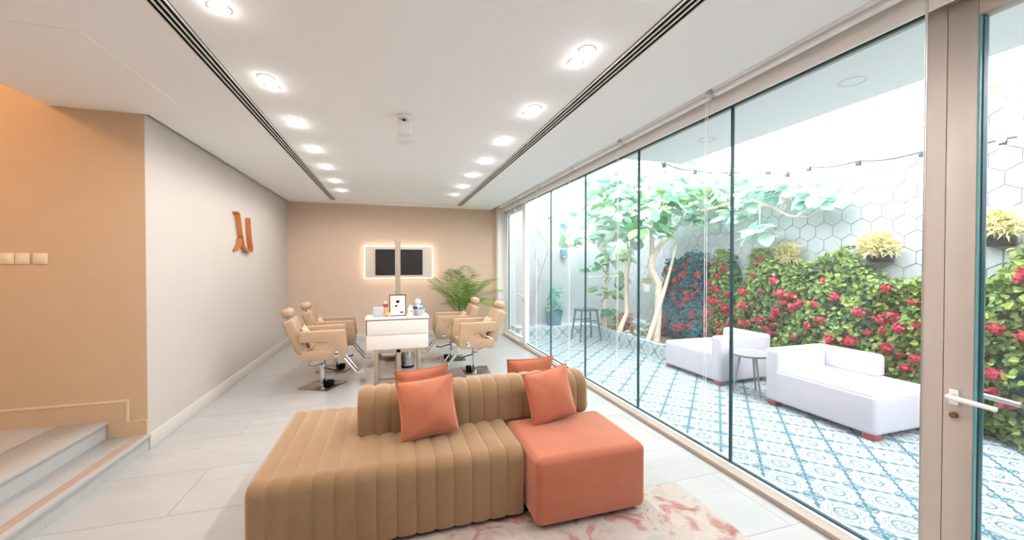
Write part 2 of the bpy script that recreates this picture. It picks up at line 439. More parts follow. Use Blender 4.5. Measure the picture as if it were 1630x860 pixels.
# ------------------------------------------------------------------ ceiling fittings
def slot_diffuser(x0, x1, label):
    t = thing('slot_diffuser', label, 'air vent', ((x0 + x1) / 2, 3.0, ZC), 0, 'linear air slots in the ceiling')
    wd = x1 - x0; ya, yb = YF - 3 + .02, 8.215 - 3
    B().box(-wd / 2, wd / 2, ya, yb, .009, .030).build('duct', 'black', t)
    pit = wd / 3.5
    xs = [-wd / 2, ]
    for i in range(4):
        cx = -wd / 2 + wd * i / 3.0
        B().box(cx - .0042, cx + .0042, ya, yb, -.002, .005).build('slat', 'white', t)
    return t
slot_diffuser(-1.104, -1.016, 'triple black air slot along the left side of the ceiling')
slot_diffuser(1.332, 1.424, 'triple black air slot along the window side of the ceiling')

def downlight(x, y, lit_z, label):
    t = thing('downlight', label, 'ceiling light', (x, y, lit_z), 0, 'recessed downlights in two rows')
    B().lathe([(.038, .002), (.048, .002), (.049, -.002), (.047, -.004), (.041, -.004), (.038, .002)], seg=20).build('trim_ring', 'white', t)
    B().lathe([(.038, .001), (.038, -.005), (.028, -.008), (.012, -.009)], seg=20).build('lens', 'lamp_lens', t)
    l = bpy.data.lights.new('downlight_beam', 'SPOT'); l.energy = LAMP; l.color = WARM; l.spot_size = R(178); l.spot_blend = .45; l.shadow_soft_size = .035
    lo = bpy.data.objects.new('downlight_beam', l); COL.objects.link(lo); lo.parent = t; lo.location = (0, 0, -.018)
    l = bpy.data.lights.new('halo_fill', 'POINT'); l.energy = LAMP * .03; l.color = WARM; l.shadow_soft_size = .010  # extra lamp added for the glow on the ceiling round the lens
    lo = bpy.data.objects.new('halo_fill', l); COL.objects.link(lo); lo.parent = t; lo.location = (0, 0, -.020)
ORD = ['nearest', 'second nearest', 'third', 'fourth', 'fifth', 'sixth', 'farthest']
LY = [2.19, 3.08, 3.88, 4.71, 5.50, 6.36, 7.14]; RY = [2.14, 3.01, 3.84, 4.62, 5.39, 6.21, 6.98]
for x, ysr, side in ((-.80, LY, 'left'), (1.10, RY, 'window')):
    for i, yc in enumerate(ysr):
        for d, wh in ((-.075, 'nearer'), (.075, 'farther')):
            downlight(x, yc + d, ZC + .012, f'{wh} spot of the {ORD[i]} ceiling light pair on the {side} side')
    for yc, nm in ((1.3, 'just ahead of'), (.5, 'directly above')):  # unseen pairs continuing the rows, kept for their light
        for d, wh in ((-.075, 'nearer'), (.075, 'farther')):
            downlight(x, yc + d, ZC + .012, f'{wh} spot of the unseen ceiling pair {nm} the camera on the {side} side')

t = thing('ceiling_speaker', 'small white box hanging from a ceiling mount', 'speaker', (.108, 3.44, ZC + .012))
B().lathe([(.055, 0), (.058, -.008), (.050, -.020), (.030, -.028)], seg=24).build('mount', 'plastic_white', t)
B().cyl((0, 0, -.02), (0, 0, -.07), .014).build('neck', 'black', t)
B().box(-.062, .062, -.055, .055, -.165, -.055, .018, 4).build('housing', 'plastic_white', t)
t = thing('smoke_detector', 'flat round white disc on the ceiling behind the hanging box', 'detector', (.141, 4.13, ZC + .012))
B().lathe([(.088, 0), (.090, -.008), (.082, -.016), (.04, -.020)], seg=28).build('cover', 'plastic_white', t)
B().lathe([(.030, -.018), (.028, -.026), (.01, -.028)], seg=20).build('sensor', 'plastic_white', t)

# ================================================================== GLAZING
JY = [1.21, 2.34, 3.51, 4.68, 5.855, 7.02]
win = sempty('window_1', (XG, 4.1, 0), 'frameless glass wall between room and courtyard')
def wl(name, m, d, p=win, o=(XG, 4.1, 0), bev=0): return box(name, m, (d[0] - o[0], d[1] - o[0], d[2] - o[1], d[3] - o[1], d[4] - o[2], d[5] - o[2]), p, bev)
for a, b in zip(JY, JY[1:]):
    wl('pane', 'glass', (XG - .005, XG + .005, a + .008, b - .008, .045, 2.768))
for yj in JY[1:-1]:
    wl('joint', 'rubber', (XG - .010, XG + .010, yj - .008, yj + .008, .045, 2.768))
wl('seal', 'rubber', (XG - .012, XG + .012, 1.21, 7.02, .036, .050))
wl('seal', 'rubber', (XG - .012, XG + .012, 1.21, 7.02, 2.750, 2.768))
wl('track', 'white', (XG - .04, XG + .05, 1.21, 7.02, -.02, .038))
wl('mullion', 'white', (XG - .04, XG + .04, 7.02, 7.09, 0, 2.768))
wl('mullion', 'frame', (XG - .035, XG + .045, 1.13, 1.208, 0, 2.768))
struct(B().box(2.365, 2.440, YF, 8.30, 0, .034, .004).build('trim_sill', 'sill_beige'))

def glazed_door(name, ya, yb, hinge_sign, label, handle_y, stile, lev, fm='frame'):
    # ya < yb; leaf in the plane of the glass
    d = sempty(name, (XG, ya, 0), label)
    f = lambda n, m, bx, p=d, bev=.003: B().box(*bx, bev=bev).build(n, m, p)
    L = yb - ya
    f('stile', fm, (-.035, .035, 0, stile, .03, 2.736))
    f('stile', fm, (-.035, .035, L - stile, L, .03, 2.736))
    f('rail', fm, (-.035, .035, stile, L - stile, .03, .13))
    f('rail', fm, (-.035, .035, stile, L - stile, 2.64, 2.736))
    f('head', fm, (-.04, .04, 0, L, 2.738, 2.768))
    B().box(-.005, .005, stile - .004, L - stile + .004, .125, 2.645).build('pane', 'glass', d)
    for a in (stile - .001, L - stile - .006): f('glazing_bead', 'teal_edge' if lev else 'white', (-.030, .030, a, a + .007, .13, 2.64), bev=0)
    for a in (stile + .001, L - stile - .010): f('seal', 'rubber', (-.014, .014, a, a + .009, .13, 2.64), bev=0)
    hy = handle_y - ya
    for sx, mm in ((-1, 'plastic_white'), (1, 'steel')):
        h = B().box(min(sx * .035, sx * .045), max(sx * .035, sx * .045), hy - .016, hy + .016, .915, .985, .003).build('handle', mm, d)
        B().tube([(sx * .04, hy, .957), (sx * .085, hy, .957), (sx * .09, hy + .012 * hinge_sign, .957), (sx * .09, hy + .15 * hinge_sign, .950)], [.011, .011, .012, .010], 10).build('lever', mm, h)
    B().cyl((-.03, hy, .868), (-.050, hy, .868), .014, .013).build('key_cylinder', mat_k, d)
    return d
mat_k = mat('old_brass', (.24, .17, .12), .4, .8)
glazed_door('door_1', .10, 1.128, -1, 'glazed white door at the right edge with lever handle', 1.088, .098, True)
d2 = glazed_door('door_2', 7.09, 8.33, 1, 'white framed glass door at the far end of the window wall', 7.16, .11, False, 'white')
for z in (.35, 1.05, 1.75, 2.4):
    B().cyl((-.045, 8.325 - 7.09, z - .04), (-.045, 8.325 - 7.09, z + .04), .012, seg=10).build('hinge', 'white', d2)
struct(box('trim_jamb', 'white', (XG - .05, XG + .05, 8.33, 8.42, 0, 2.768)))
struct(box('wall_right', 'plaster', (XG - .20, XG + .08, 8.42, YB + .05, -.05, 3.05)))
w2 = sempty('window_2', (XG, -1.2, 0), 'glass beside the near door, out of frame')
box('pane', 'glass', (-.005, .005, YF + 1.2, .03 + 1.2, .04, 2.768), w2)
box('mullion', 'frame', (-.04, .04, .02 + 1.2, .10 + 1.2, 0, 2.768), w2)
box('track', 'white', (-.06, .05, YF + 1.2, .10 + 1.2, -.02, .038), w2)

# roller blinds rolled up in the pocket
BR = [1.08, 2.31, 3.48, 4.61, 5.81, 6.95, 8.20]
BN = ['roller blind rolled up nearest the white door post', 'rolled up blind over the pane with the white chaises', 'third rolled up blind along the glass wall', 'fourth rolled up blind along the glass wall', 'fifth rolled up blind along the glass wall', 'rolled up blind over the far glass door']
for i in range(6):
    a, b = BR[i], BR[i + 1]
    t = thing('roller_blind', BN[i], 'blind', (2.25, a, 2.845), 0, 'roller blinds along the glass wall')
    B().cyl((0, .03, 0), (0, b - a - .03, 0), .036, seg=20).build('fabric_roll', 'soffit', t)
    B().cyl((0, .01, 0), (0, b - a - .01, 0), .014, seg=10).build('core_tube', 'steel', t)
    B().box(-.03, .045, .006, .016, -.05, .17, .003).build('bracket', 'plastic_white', t)
    B().box(-.012, .030, .03, b - a - .03, -.062, -.036, .003).build('bottom_bar', 'white', t)
    cz = .21 - 2.845
    for dy in ((-.010, .010) if i else (-.003, .003)):
        B().tube([(-.036, .01 + dy, 0), (-.036, .01 + dy, cz)], .0022, 6).build('pull_cord', 'plastic_white' if i else 'steel', t)

# ================================================================== SOFA
def channel(x0, x1, path, bulge=.012, nu=6, round0=0, round1=0, centre=None):
    """one upholstered channel: the closed path (y,z) swept across x with a bulged section"""
    n = len(path); c = Vector((sum(p[0] for p in path) / n, sum(p[1] for p in path) / n))
    nrm = []
    for i in range(n):
        p0 = Vector(path[i - 1]); p1 = Vector(path[(i + 1) % n]); d = (p1 - p0).normalized(); nn = Vector((d.y, -d.x))
        if nn.dot(Vector(path[i]) - c) < 0: nn = -nn
        nrm.append(nn)
    us = [0, .06, .2, .4, .6, .8, .94, 1]
    if round0: us = [0, .1, .25, .45] + us[3:]
    if round1: us = us[:5] + [.55, .75, .9, 1]
    us = sorted(set(us))
    b = B(); rings = []
    for u in us:
        off = bulge * (1 - abs(2 * u - 1) ** 3.0)
        if round0 and u < .5: t_ = 1 - u / .5; off = bulge - round0 * (1 - math.sqrt(max(0, 1 - t_ * t_)))
        if round1 and u > .5: t_ = (u - .5) / .5; off = bulge - round1 * (1 - math.sqrt(max(0, 1 - t_ * t_)))
        x = x0 + (x1 - x0) * u; ring = []
        for i in range(n):
            q = Vector(path[i]) + nrm[i] * off
            ring.append(b.bm.verts.new((x, q.x, max(q.y, .035))))
        rings.append(ring)
    for a, c2 in zip(rings, rings[1:]):
        for i in range(n): b.bm.faces.new((a[i], a[(i + 1) % n], c2[(i + 1) % n], c2[i]))
    b.bm.faces.new(rings[0]); b.bm.faces.new(rings[-1][::-1])
    return b
def rrect(y0, y1, z0, z1, r, seg=6, rb=.02):
    pts = []
    for (cy, cz, a0, rr) in ((y0 + rb, z0 + rb, 180, rb), (y1 - rb, z0 + rb, 270, rb), (y1 - r, z1 - r, 0, r), (y0 + r, z1 - r, 90, r)):
        for k in range(seg + 1):
            a = R(a0 + 90 * k / seg); pts.append((cy + rr * math.cos(a), cz + rr * math.sin(a)))
    return pts
sofa = thing('sectional_sofa', 'low beige channel-tufted sectional sofa with one smooth coral seat', 'sofa', (.4, 2.75, 0))
SX, SY = .4, 2.75
def shift(b): 
    bmesh.ops.translate(b.bm, verts=b.bm.verts, vec=(-SX, -SY, 0)); return b
base = shift(B().box(-.69, 1.44, 2.30, 3.28, .0, .06)).build('plinth', 'black', sofa)
NC = 14; xa, xb = -.715, .768
seat = shift(B().box(xa + .05, xb - .02, 2.33, 3.24, .05, .40)).build('chaise_seat', 'beige_velvet', sofa)
pth = rrect(2.235, 3.335, .035, .428, .065, 6)
cw = (xb - xa) / NC
for i in range(NC):
    shift(channel(xa + cw * i, xa + cw * (i + 1), pth, .013, round0=.05 if i == 0 else 0)).build('seat_channel', 'beige_velvet', seat, 70)
rear = shift(B().box(.80, 1.42, 2.72, 3.24, .05, .40)).build('rear_seat', 'beige_velvet', sofa)
pth2 = rrect(2.70, 3.335, .035, .428, .065, 6)
for i in range(6):
    shift(channel(.785 + .109 * i, .785 + .109 * (i + 1), pth2, .012, round1=.05 if i == 5 else 0)).build('seat_channel', 'beige_velvet', rear, 70)
back = shift(B().box(-.15, 1.40, 2.76, 2.90, .43, .64)).build('backrest', 'beige_velvet', sofa)
pth3 = rrect(2.70, 2.965, .425, .705, .11, 7, .02)
NB = 16; bx0, bx1 = -.215, 1.462; bw = (bx1 - bx0) / NB
for i in range(NB):
    shift(channel(bx0 + bw * i, bx0 + bw * (i + 1), pth3, .013, round0=.022 if i == 0 else 0, round1=.06 if i == NB - 1 else 0)).build('back_channel', 'beige_velvet', back, 70)
# the coral block seat, slightly crowned
b = B().box(.790, 1.525, 2.065, 2.690, .030, .432, .045, 5)
bmesh.ops.subdivide_edges(b.bm, edges=b.bm.edges, cuts=3, use_grid_fill=True)
for v in b.bm.verts:
    fx = max(0, 1 - abs((v.co.x - 1.157) / .367) ** 2.5); fy = max(0, 1 - abs((v.co.y - 2.377) / .312) ** 2.5); fz = max(0, 1 - abs((v.co.z - .23) / .2) ** 2.5)
    if v.co.z > .40: v.co.z += .014 * fx * fy
    if v.co.y < 2.10: v.co.y -= .008 * fx * fz
    if v.co.x < .82: v.co.x -= .004 * fy * fz
shift(b).build('coral_seat', 'coral_velvet', sofa, 70)['label'] = 'smooth coral velvet block seat'
for x, y in ((-.6, 2.4), (-.6, 3.2), (1.35, 3.2), (.9, 2.2), (1.42, 2.2)):
    shift(B().box(x - .03, x + .03, y - .03, y + .03, 0, .05)).build('foot', 'black', sofa)

def pillow_mesh(w, h, th, m, seed=0, n=22):
    rnd = random.Random(seed); vs = []; fs = []
    ph = [rnd.uniform(0, 6.28) for _ in range(6)]
    for side in (1, -1):
        for j in range(n + 1):
            for i in range(n + 1):
                u, v = -1 + 2 * i / n, -1 + 2 * j / n
                pin = .07
                x = w / 2 * u * (1 - pin * (1 - v * v)) ; z = h / 2 * v * (1 - pin * (1 - u * u))
                t = (max(0, 1 - u ** 2) ** .55) * (max(0, 1 - v ** 2) ** .55)
                cr = sum(math.exp(-3.0 * math.hypot(u - a, v - b)) * math.sin(9 * math.atan2(v - b, u - a) + ph[2] + a) for a in (-1, 1) for b in (-1, 1))
                wr = 1 + .09 * math.sin(3 * u + ph[0] + 2 * v) + .06 * math.sin(5 * v + ph[1] - 3 * u) + .28 * cr
                vs.append((x, side * th / 2 * t * wr, z))
    N = (n + 1) ** 2
    for s in range(2):
        for j in range(n):
            for i in range(n):
                a = s * N + j * (n + 1) + i; q = (a, a + 1, a + n + 2, a + n + 1)
                fs.append(q if s else q[::-1])
    me = raw('pillow', vs, fs, m, True)
    bm = bmesh.new(); bm.from_mesh(me); bmesh.ops.remove_doubles(bm, verts=bm.verts, dist=1e-5); bmesh.ops.recalc_face_normals(bm, faces=bm.faces); bm.to_mesh(me); bm.free()
    return me
def cushion(label, w, loc, rot, m='coral_pillow', seed=0, group='coral sofa cushions', th=.165, name='cushion'):
    o = link(name, pillow_mesh(w, w, th, m, seed), None, loc, rot); tag(o, label, 'cushion', group)
    # piped seam round the edge
    b = B(); n = 14; P = []
    for s in range(4):
        for k in range(n):
            u = -1 + 2 * k / n
            c = {0: (u, -1), 1: (1, u), 2: (-u, 1), 3: (-1, -u)}[s]
            P.append(Vector((w / 2 * c[0] * (1 - .07 * (1 - c[1] ** 2)), 0, w / 2 * c[1] * (1 - .07 * (1 - c[0] ** 2)))))
    P.append(P[0]); b.tube(P, .0035, 6).build('piping', m, o); return o
cushion('square coral cushion leaning in front of the beige backrest, on the tufted seat', .375, (.225, 2.575, .625), (R(-14), R(-4), R(5)), seed=1)
cushion('square coral cushion standing on the coral seat', .37, (1.085, 2.575, .620), (R(-13), R(-7), R(8)), seed=2)
cushion('coral cushion peeping over the backrest behind the tufted-seat cushion', .40, (.225, 3.085, .575), (R(16), R(-3), R(3)), seed=3)
cushion('coral cushion peeping over the backrest toward the glass wall', .40, (1.105, 3.085, .590), (R(16), R(-1), R(-2)), seed=4)

rug = B().box(-.35, 1.92, .35, 2.28, .0, .012, .004).build('rug', 'rug')
tag(rug, 'pink and beige abstract marbled rug under the sofa front', 'rug')

t = thing('low_table', 'dark brown low rounded table half hidden behind the sofa', 'table', (.47, 4.12, 0))
B().box(-.30, .28, -.30, .20, .34, .405, .03, 4).build('top', 'brown_fabric', t)
for x in (-.22, .20):
    for y in (-.22, .12): B().cyl((x, y, 0), (x, y, .345), .018).build('leg', 'dark_metal', t)

# ================================================================== SALON STATION
DX = .08
t = thing('styling_station', 'white double-sided styling desk on taupe legs with a tall edge-on mirror', 'desk', (DX, 5.9, 0))
oy = 5.9
def sb(n, m, d, p=t, bev=.003): return B().box(d[0] - DX, d[1] - DX, d[2] - oy, d[3] - oy, d[4], d[5], bev).build(n, m, p)
cab = sb('cabinet', 'lacquer', (-.315, .475, 5.33, 5.70, .445, .835))
sb('drawer_front', 'lacquer', (-.300, .460, 5.312, 5.331, .640, .828), cab)
sb('drawer_front', 'lacquer', (-.300, .460, 5.312, 5.331, .448, .634), cab)
sb('side_gap', 'black', (-.312, -.304, 5.326, 5.331, .64, .83), cab, 0)
sb('top', 'lacquer', (-.325, .485, 5.305, 5.72, .838, .862))
sb('top_shadow_line', 'dark_metal', (-.318, .478, 5.309, 5.71, .832, .8385), t, 0)
mir = sb('mirror_panel', 'taupe', (.058, .122, 5.74, 6.82, .02, 1.93))
sb('mirror', 'mirror', (.053, .0585, 5.78, 6.78, .50, 1.88), mir, 0)
sb('mirror', 'mirror', (.1215, .127, 5.78, 6.78, .50, 1.88), mir, 0)
sb('centre_post', 'taupe', (.060, .115, 5.31, 5.47, .0, .445))
for y0, y1 in ((5.30, 5.46), (6.68, 6.84)):
    for x0, x1 in ((-.215, -.165), (.325, .375)):
        sb('leg', 'taupe', (x0, x1, y0, y1, 0, .445))
    sb('foot_bar', 'taupe', (-.165, .325, y0, y1, .0, .035))
    sb('top_rail', 'taupe', (-.165, .325, y0 + .01, y1 - .01, .40, .445))
sb('rear_shelf', 'lacquer', (-.215, .375, 6.10, 6.84, .445, .475))

t = thing('waste_bin', 'chrome cylindrical bin under the styling desk', 'bin', (.235, 6.13, 0))
B().lathe([(.080, 0), (.088, .01), (.092, .40), (.090, .405), (.085, .40), (.080, .02)], seg=28).build('body', 'chrome', t)
B().lathe([(.092, 0), (.094, .004), (.094, .022), (.091, .025)], seg=28).build('base_ring', 'black', t)

# desk-top things
zt = .862
t = thing('picture_frame', 'black framed price list standing on the white desk', 'frame', (.083, 5.47, zt), 0)
fb = B()
for d in ((-.108, .108, -.006, .006, .0, .010), (-.108, .108, -.006, .006, .278, .288), (-.108, -.098, -.006, .006, .010, .278), (.098, .108, -.006, .006, .010, .278)): fb.box(*d)
fr_ = fb.build('border', 'black', t); fr_.rotation_euler = (R(-6), 0, 0)
pp = B().box(-.098, .098, -.001, .004, .010, .278).build('sheet', 'paper', t); pp.rotation_euler = (R(-6), 0, 0)
lines = B()
for k in range(11):
    z = .255 - .017 * k
    if k in (5, 6): continue
    lines.box(-.080, -.080 + .06 + .02 * ((k * 7) % 3), -.0022, -.0012, z, z + .003)
    if k > 1: lines.box(.02, .05 + .012 * ((k * 5) % 3), -.0022, -.0012, z, z + .003)
lines.build('print', 'ink_light', pp)
B().box(-.035, -.005, -.0024, -.0012, .125, .148).build('print', 'ink', pp)
B().box(.030, .070, -.0024, -.0012, .040, .060).build('print', 'ink', pp)
B().prism([(.006, .2), (.10, .0), (.108, .0), (.012, .21)], 'x', -.02, .02).build('easel', 'black', t)
t = thing('display_plate', 'frosted square plate at the left end of the desk', 'plate', (-.165, 5.43, zt), 0)
B().box(-.072, .072, -.010, .010, .004, .142, .018, 3).build('plate', 'frost', t)
B().box(-.05, .05, -.02, .02, 0, .008, .002).build('foot', 'frost', t)
t = thing('lotion_bottle', 'amber bottle with a red label beside the frosted plate', 'bottle', (-.075, 5.52, zt), 0)
B().lathe([(.030, 0), (.033, .01), (.033, .155), (.022, .175), (.012, .18)], seg=20).build('body', 'amber', t)
B().lathe([(.0335, .12), (.0338, .121), (.0338, .165), (.0335, .166)], seg=20).build('label', 'red_label', t)
B().cyl((0, 0, .178), (0, 0, .205), .012).build('cap', 'plastic_white', t)
t = thing('product_box', 'small amber carton in front of the price list', 'box', (-.045, 5.40, zt), 0)
B().box(-.035, .035, -.018, .018, 0, .058, .002).build('carton', 'amber', t)
B().box(-.030, .0, -.0195, -.0175, .012, .026).build('label', 'red_label', t)
t = thing('spray_bottle', 'white bottle with green print right of the price list', 'bottle', (.245, 5.40, zt), 0)
B().lathe([(.030, 0), (.035, .006), (.035, .095), (.030, .118), (.014, .128)], seg=22).build('body', 'plastic_white', t)
B().lathe([(.020, .122), (.022, .124), (.022, .145), (.018, .148)], seg=18).build('cap', 'plastic_white', t)
B().box(.006, .020, -.0360, -.0330, .05, .085).build('label', mat('green_print', (.15, .35, .25), .6), t)
t = thing('pump_bottle', 'tall white round-topped bottle behind the clear bowl', 'bottle', (.352, 5.55, zt), 0)
B().lathe([(.028, 0), (.031, .006), (.031, .120), (.020, .135), (.018, .140)], seg=22).build('body', 'plastic_white', t)
B().lathe([(.020, .138), (.036, .152), (.040, .178), (.034, .205), (.014, .218)], seg=22).build('cap', 'plastic_white', t)
t = thing('jar', 'squat jar with a dark purple lid near the white bottle', 'jar', (.312, 5.46, zt), 0)
B().lathe([(.022, 0), (.025, .004), (.025, .09), (.02, .095)], seg=20).build('body', 'frost', t)
B().lathe([(.028, .090), (.030, .094), (.030, .118), (.026, .122)], seg=20).build('lid', 'plastic_purple', t)
t = thing('glass_bowl', 'clear bowl at the right end of the desk', 'bowl', (.375, 5.43, zt), 0)
B().lathe([(.030, 0), (.045, .006), (.062, .05), (.064, .09), (.061, .09), (.058, .05), (.040, .012)], seg=26).build('bowl', 'frost', t)
t = thing('tissue_pack', 'blue crumpled pack sticking out of the clear bowl', 'pack', (.390, 5.44, zt + .055), 0)
b = B().box(-.032, .032, -.018, .018, 0, .062, .010, 3)
for v in b.bm.verts: v.co.x += .008 * math.sin(v.co.z * 90); v.co.y += .005 * math.sin(v.co.x * 120)
b.build('wrapper', 'plastic_blue', t)
B().box(-.012, .012, -.006, .006, .058, .080, .004).build('tissue', 'plastic_white', t)

# lit wall screen
t = thing('wall_screen', 'black screen in a beige panel with a glowing border on the far wall', 'screen', (.165, YB, 1.61))
B().box(-.690, .690, -.05, -.0, -.340, .340, .004).build('panel', 'panel', t)
for d in ((-.698, .698, .336, .344), (-.698, .698, -.344, -.336)): B().box(d[0], d[1], -.056, -.03, d[2], d[3]).build('light_strip', 'led', t)
for x in (-.692, .692): B().box(x - .004, x + .004, -.056, -.03, -.334, .334).build('light_strip', 'led', t)
scr = B().box(-.475, .475, -.075, -.05, -.268, .268, .004).build('bezel', 'black', t)
B().box(-.465, .465, -.0775, -.0745, -.258, .258).build('display', 'screen', scr)

# ------------------------------------------------------------------ salon chairs (local +x is forward)
def salon_chair():
    t = thing('salon_chair', 'x', 'chair', (0, 0, 0), 0, 'tan salon chairs at the styling desk')
    arm = [(-.235, .745), (.265, .745), (.300, .50), (.27, .385), (-.215, .385), (-.215, .505), (.06, .505), (.085, .53), (.085, .575), (.06, .605), (-.235, .615)]
    for s in (-1, 1):
        b = B().prism(arm, 'y', s * .205, s * .280).bevel_all(.010, 3)
        a = b.build('armrest', 'leather', t)
        B().lathe([(.034, 0), (.034, .006), (.026, .010), (.012, .010)], seg=20).build('badge', 'chrome', a)
        bd = a.children[0]; bd.location = (.165, s * .280, .45); bd.rotation_euler = (R(-90 * s), 0, 0)
    B().box(-.215, .275, -.207, .207, .385, .500, .025, 4).build('seat', 'leather', t)
    b = B().box(-.065, .065, -.215, .215, 0, .44, .030, 4)
    o = b.build('backrest', 'leather', t); o.location = (-.205, 0, .475); o.rotation_euler = (0, R(-22), 0)
    b = B().box(-.066, .066, -.115, .115, -.055, .055, .048, 5)
    h = b.build('headrest', 'leather', t); h.location = (-.385, 0, .955); h.rotation_euler = (0, R(-10), 0)
    for y in (-.04, .04): B().cyl((-.345, y, .86), (-.375, y, .93), .007, seg=8).build('headrest_post', 'chrome', t)
    B().cyl((-.19, -.22, .50), (-.10, -.22, .545), .011, seg=10).build('recline_strut', 'chrome', t)
    B().cyl((-.19, .22, .50), (-.10, .22, .545), .011, seg=10).build('recline_strut', 'chrome', t)
    B().box(-.12, .12, -.12, .12, .365, .390, .004).build('mount_plate', 'dark_metal', t)
    c = B().lathe([(.045, .012), (.045, .02), (.034, .022), (.034, .27), (.028, .275), (.028, .37)], seg=24).build('column', 'chrome', t)
    B().lathe([(.042, .245), (.044, .250), (.044, .285), (.040, .29)], seg=20).build('collar', 'chrome', c)
    bp = B().box(-.205, .205, -.205, .205, 0, .012, .003).build('base_plate', 'plate', t)
    B().box(.05, .13, -.05, .05, .012, .075, .012, 3).build('pump', 'black', bp)
    B().tube([(.02, -.03, .235), (.10, -.06, .215), (.18, -.075, .185), (.25, -.085, .205)], [.008, .008, .009, .012], 8).build('pump_lever', 'dark_metal', t)
    B().tube([(-.10, -.10, .38), (-.16, -.10, .31), (-.10, -.10, .285), (.02, -.05, .30), (.05, -.02, .37)], .004, 6).build('cable', 'black', t)
    fr = B()
    for y in (-.13, .13): fr.tube([(.235, y, .39), (.405, y, .160), (.435, y, .150), (.470, y, .155)], .012, 8)
    fr.cyl((.43, -.13, .151), (.43, .13, .151), .010, seg=8)
    fr.build('footrest', 'chrome', t)
    B().box(.425, .505, -.15, .15, .150, .170, .006, 2).build('foot_plate', 'steel', t)
    return t
chair = salon_chair()
SPOTS = [(-.845, 5.485, 5, -28, 'front left salon chair with headrest, showing its round chrome badge'),
         (-.80, 6.32, 3, -15, 'rear left salon chair behind the badge-side chair'),
         (1.165, 5.60, 183, 175, 'front right salon chair with headrest beside the glass wall'),
         (.955, 6.43, 178, 178, 'rear right salon chair in front of the palm')]
for i, (x, y, a, pa, lab) in enumerate(SPOTS):
    o = chair if i == 0 else copy_tree(chair)
    o.location = (x, y, 0); o.rotation_euler = (0, 0, R(a)); o['label'] = lab
    for ch in o.children:
        if ch.name.startswith('base_plate'): ch.rotation_euler = (0, 0, R(pa - a))
    q = Matrix.Rotation(R(a), 4, 'Z') @ Vector((-.165, 0, .635))
    cushion(['pink cushion on the front left salon chair', 'pink cushion on the rear left salon chair', 'pink cushion on the front right salon chair', 'pink cushion on the rear right salon chair'][i],
            .31, (x + q.x, y + q.y, q.z), (R(-22), 0, R(a + 90)), 'pink_fabric', 10 + i, 'pink cushions on the salon chairs', .10)

# ------------------------------------------------------------------ palm in the corner
def frond(name, m, L, droop, seed, nl=30, lw=.013):
    rnd = random.Random(seed); vs = []; fs = []
    pts = []
    for k in range(15):
        s = k / 14; ang = R(80) - droop * s ** 1.5
        pts.append((0, 0, 0) if k == 0 else (pts[-1][0] + L / 14 * math.cos(ang), 0, pts[-1][2] + L / 14 * math.sin(ang)))
    for k in range(14):
        a, b = pts[k], pts[k + 1]; r = .007 * (1 - k / 16); i0 = len(vs)
        for p in (a, b):
            vs += [(p[0], -r, p[2]), (p[0], r, p[2]), (p[0], 0, p[2] + r)]
        fs += [(i0, i0 + 1, i0 + 4, i0 + 3), (i0 + 1, i0 + 2, i0 + 5, i0 + 4), (i0 + 2, i0, i0 + 3, i0 + 5)]
    for k in range(nl):
        s = .30 + .70 * k / (nl - 1); f = s * 14; i = min(13, int(f)); t_ = f - i
        p = Vector(pts[i]).lerp(Vector(pts[i + 1]), t_); d = (Vector(pts[i + 1]) - Vector(pts[i])).normalized()
        ll = L * .36 * math.sin(math.pi * (.18 + .80 * (s - .3) / .7)) + .03
        for sd in (-1, 1):
            side = Vector((0, sd, 0)); up = side.cross(d) * sd
            dr = (side * .80 + d * .62 + Vector((0, 0, .10 + rnd.uniform(-.12, .12)))).normalized()
            wv = d.cross(dr).cross(dr).normalized() * lw * .5 * -1
            m1 = p + dr * ll * .5; e = p + dr * ll + Vector((0, 0, -ll * .22)); i0 = len(vs)
            vs += [tuple(p), tuple(m1 + wv), tuple(e), tuple(m1 - wv)]; fs.append((i0, i0 + 1, i0 + 2, i0 + 3))
    return raw(name, vs, fs, m, False)
t = thing('potted_palm', 'areca palm in the far corner by the window wall', 'plant', (1.36, 7.85, 0))
B().lathe([(.13, 0), (.14, .01), (.175, .40), (.18, .42), (.165, .42), (.155, .38)], seg=24).build('pot', 'pot_white', t)
B().lathe([(.16, .36), (.16, .385), (.05, .395)], seg=20).build('soil', 'soil', t)
FM = [frond('frond', 'leaf_palm', L, R(dr), i) for i, (L, dr) in enumerate(((1.15, 50), (1.2, 75), (1.0, 100), (1.3, 30)))]
for i in range(22):
    a = i * 2.399; rr = .03 + .04 * random.random()
    o = link('frond', FM[i % 4], t, (rr * math.cos(a), rr * math.sin(a), .38), (R(random.uniform(-8, 8)), R(random.uniform(-10, 10)), a))
    o.scale = ((.85 + .25 * random.random()) * (1 - .32 * max(0, math.sin(a))),) * 3
for i in range(9):
    a = i * 2.1; B().tube([(.05 * math.cos(a), .05 * math.sin(a), .37), (.07 * math.cos(a), .07 * math.sin(a), .62), (.11 * math.cos(a), .11 * math.sin(a), .85)], [.014, .011, .006], 6).build('stem', 'leaf_palm', t)

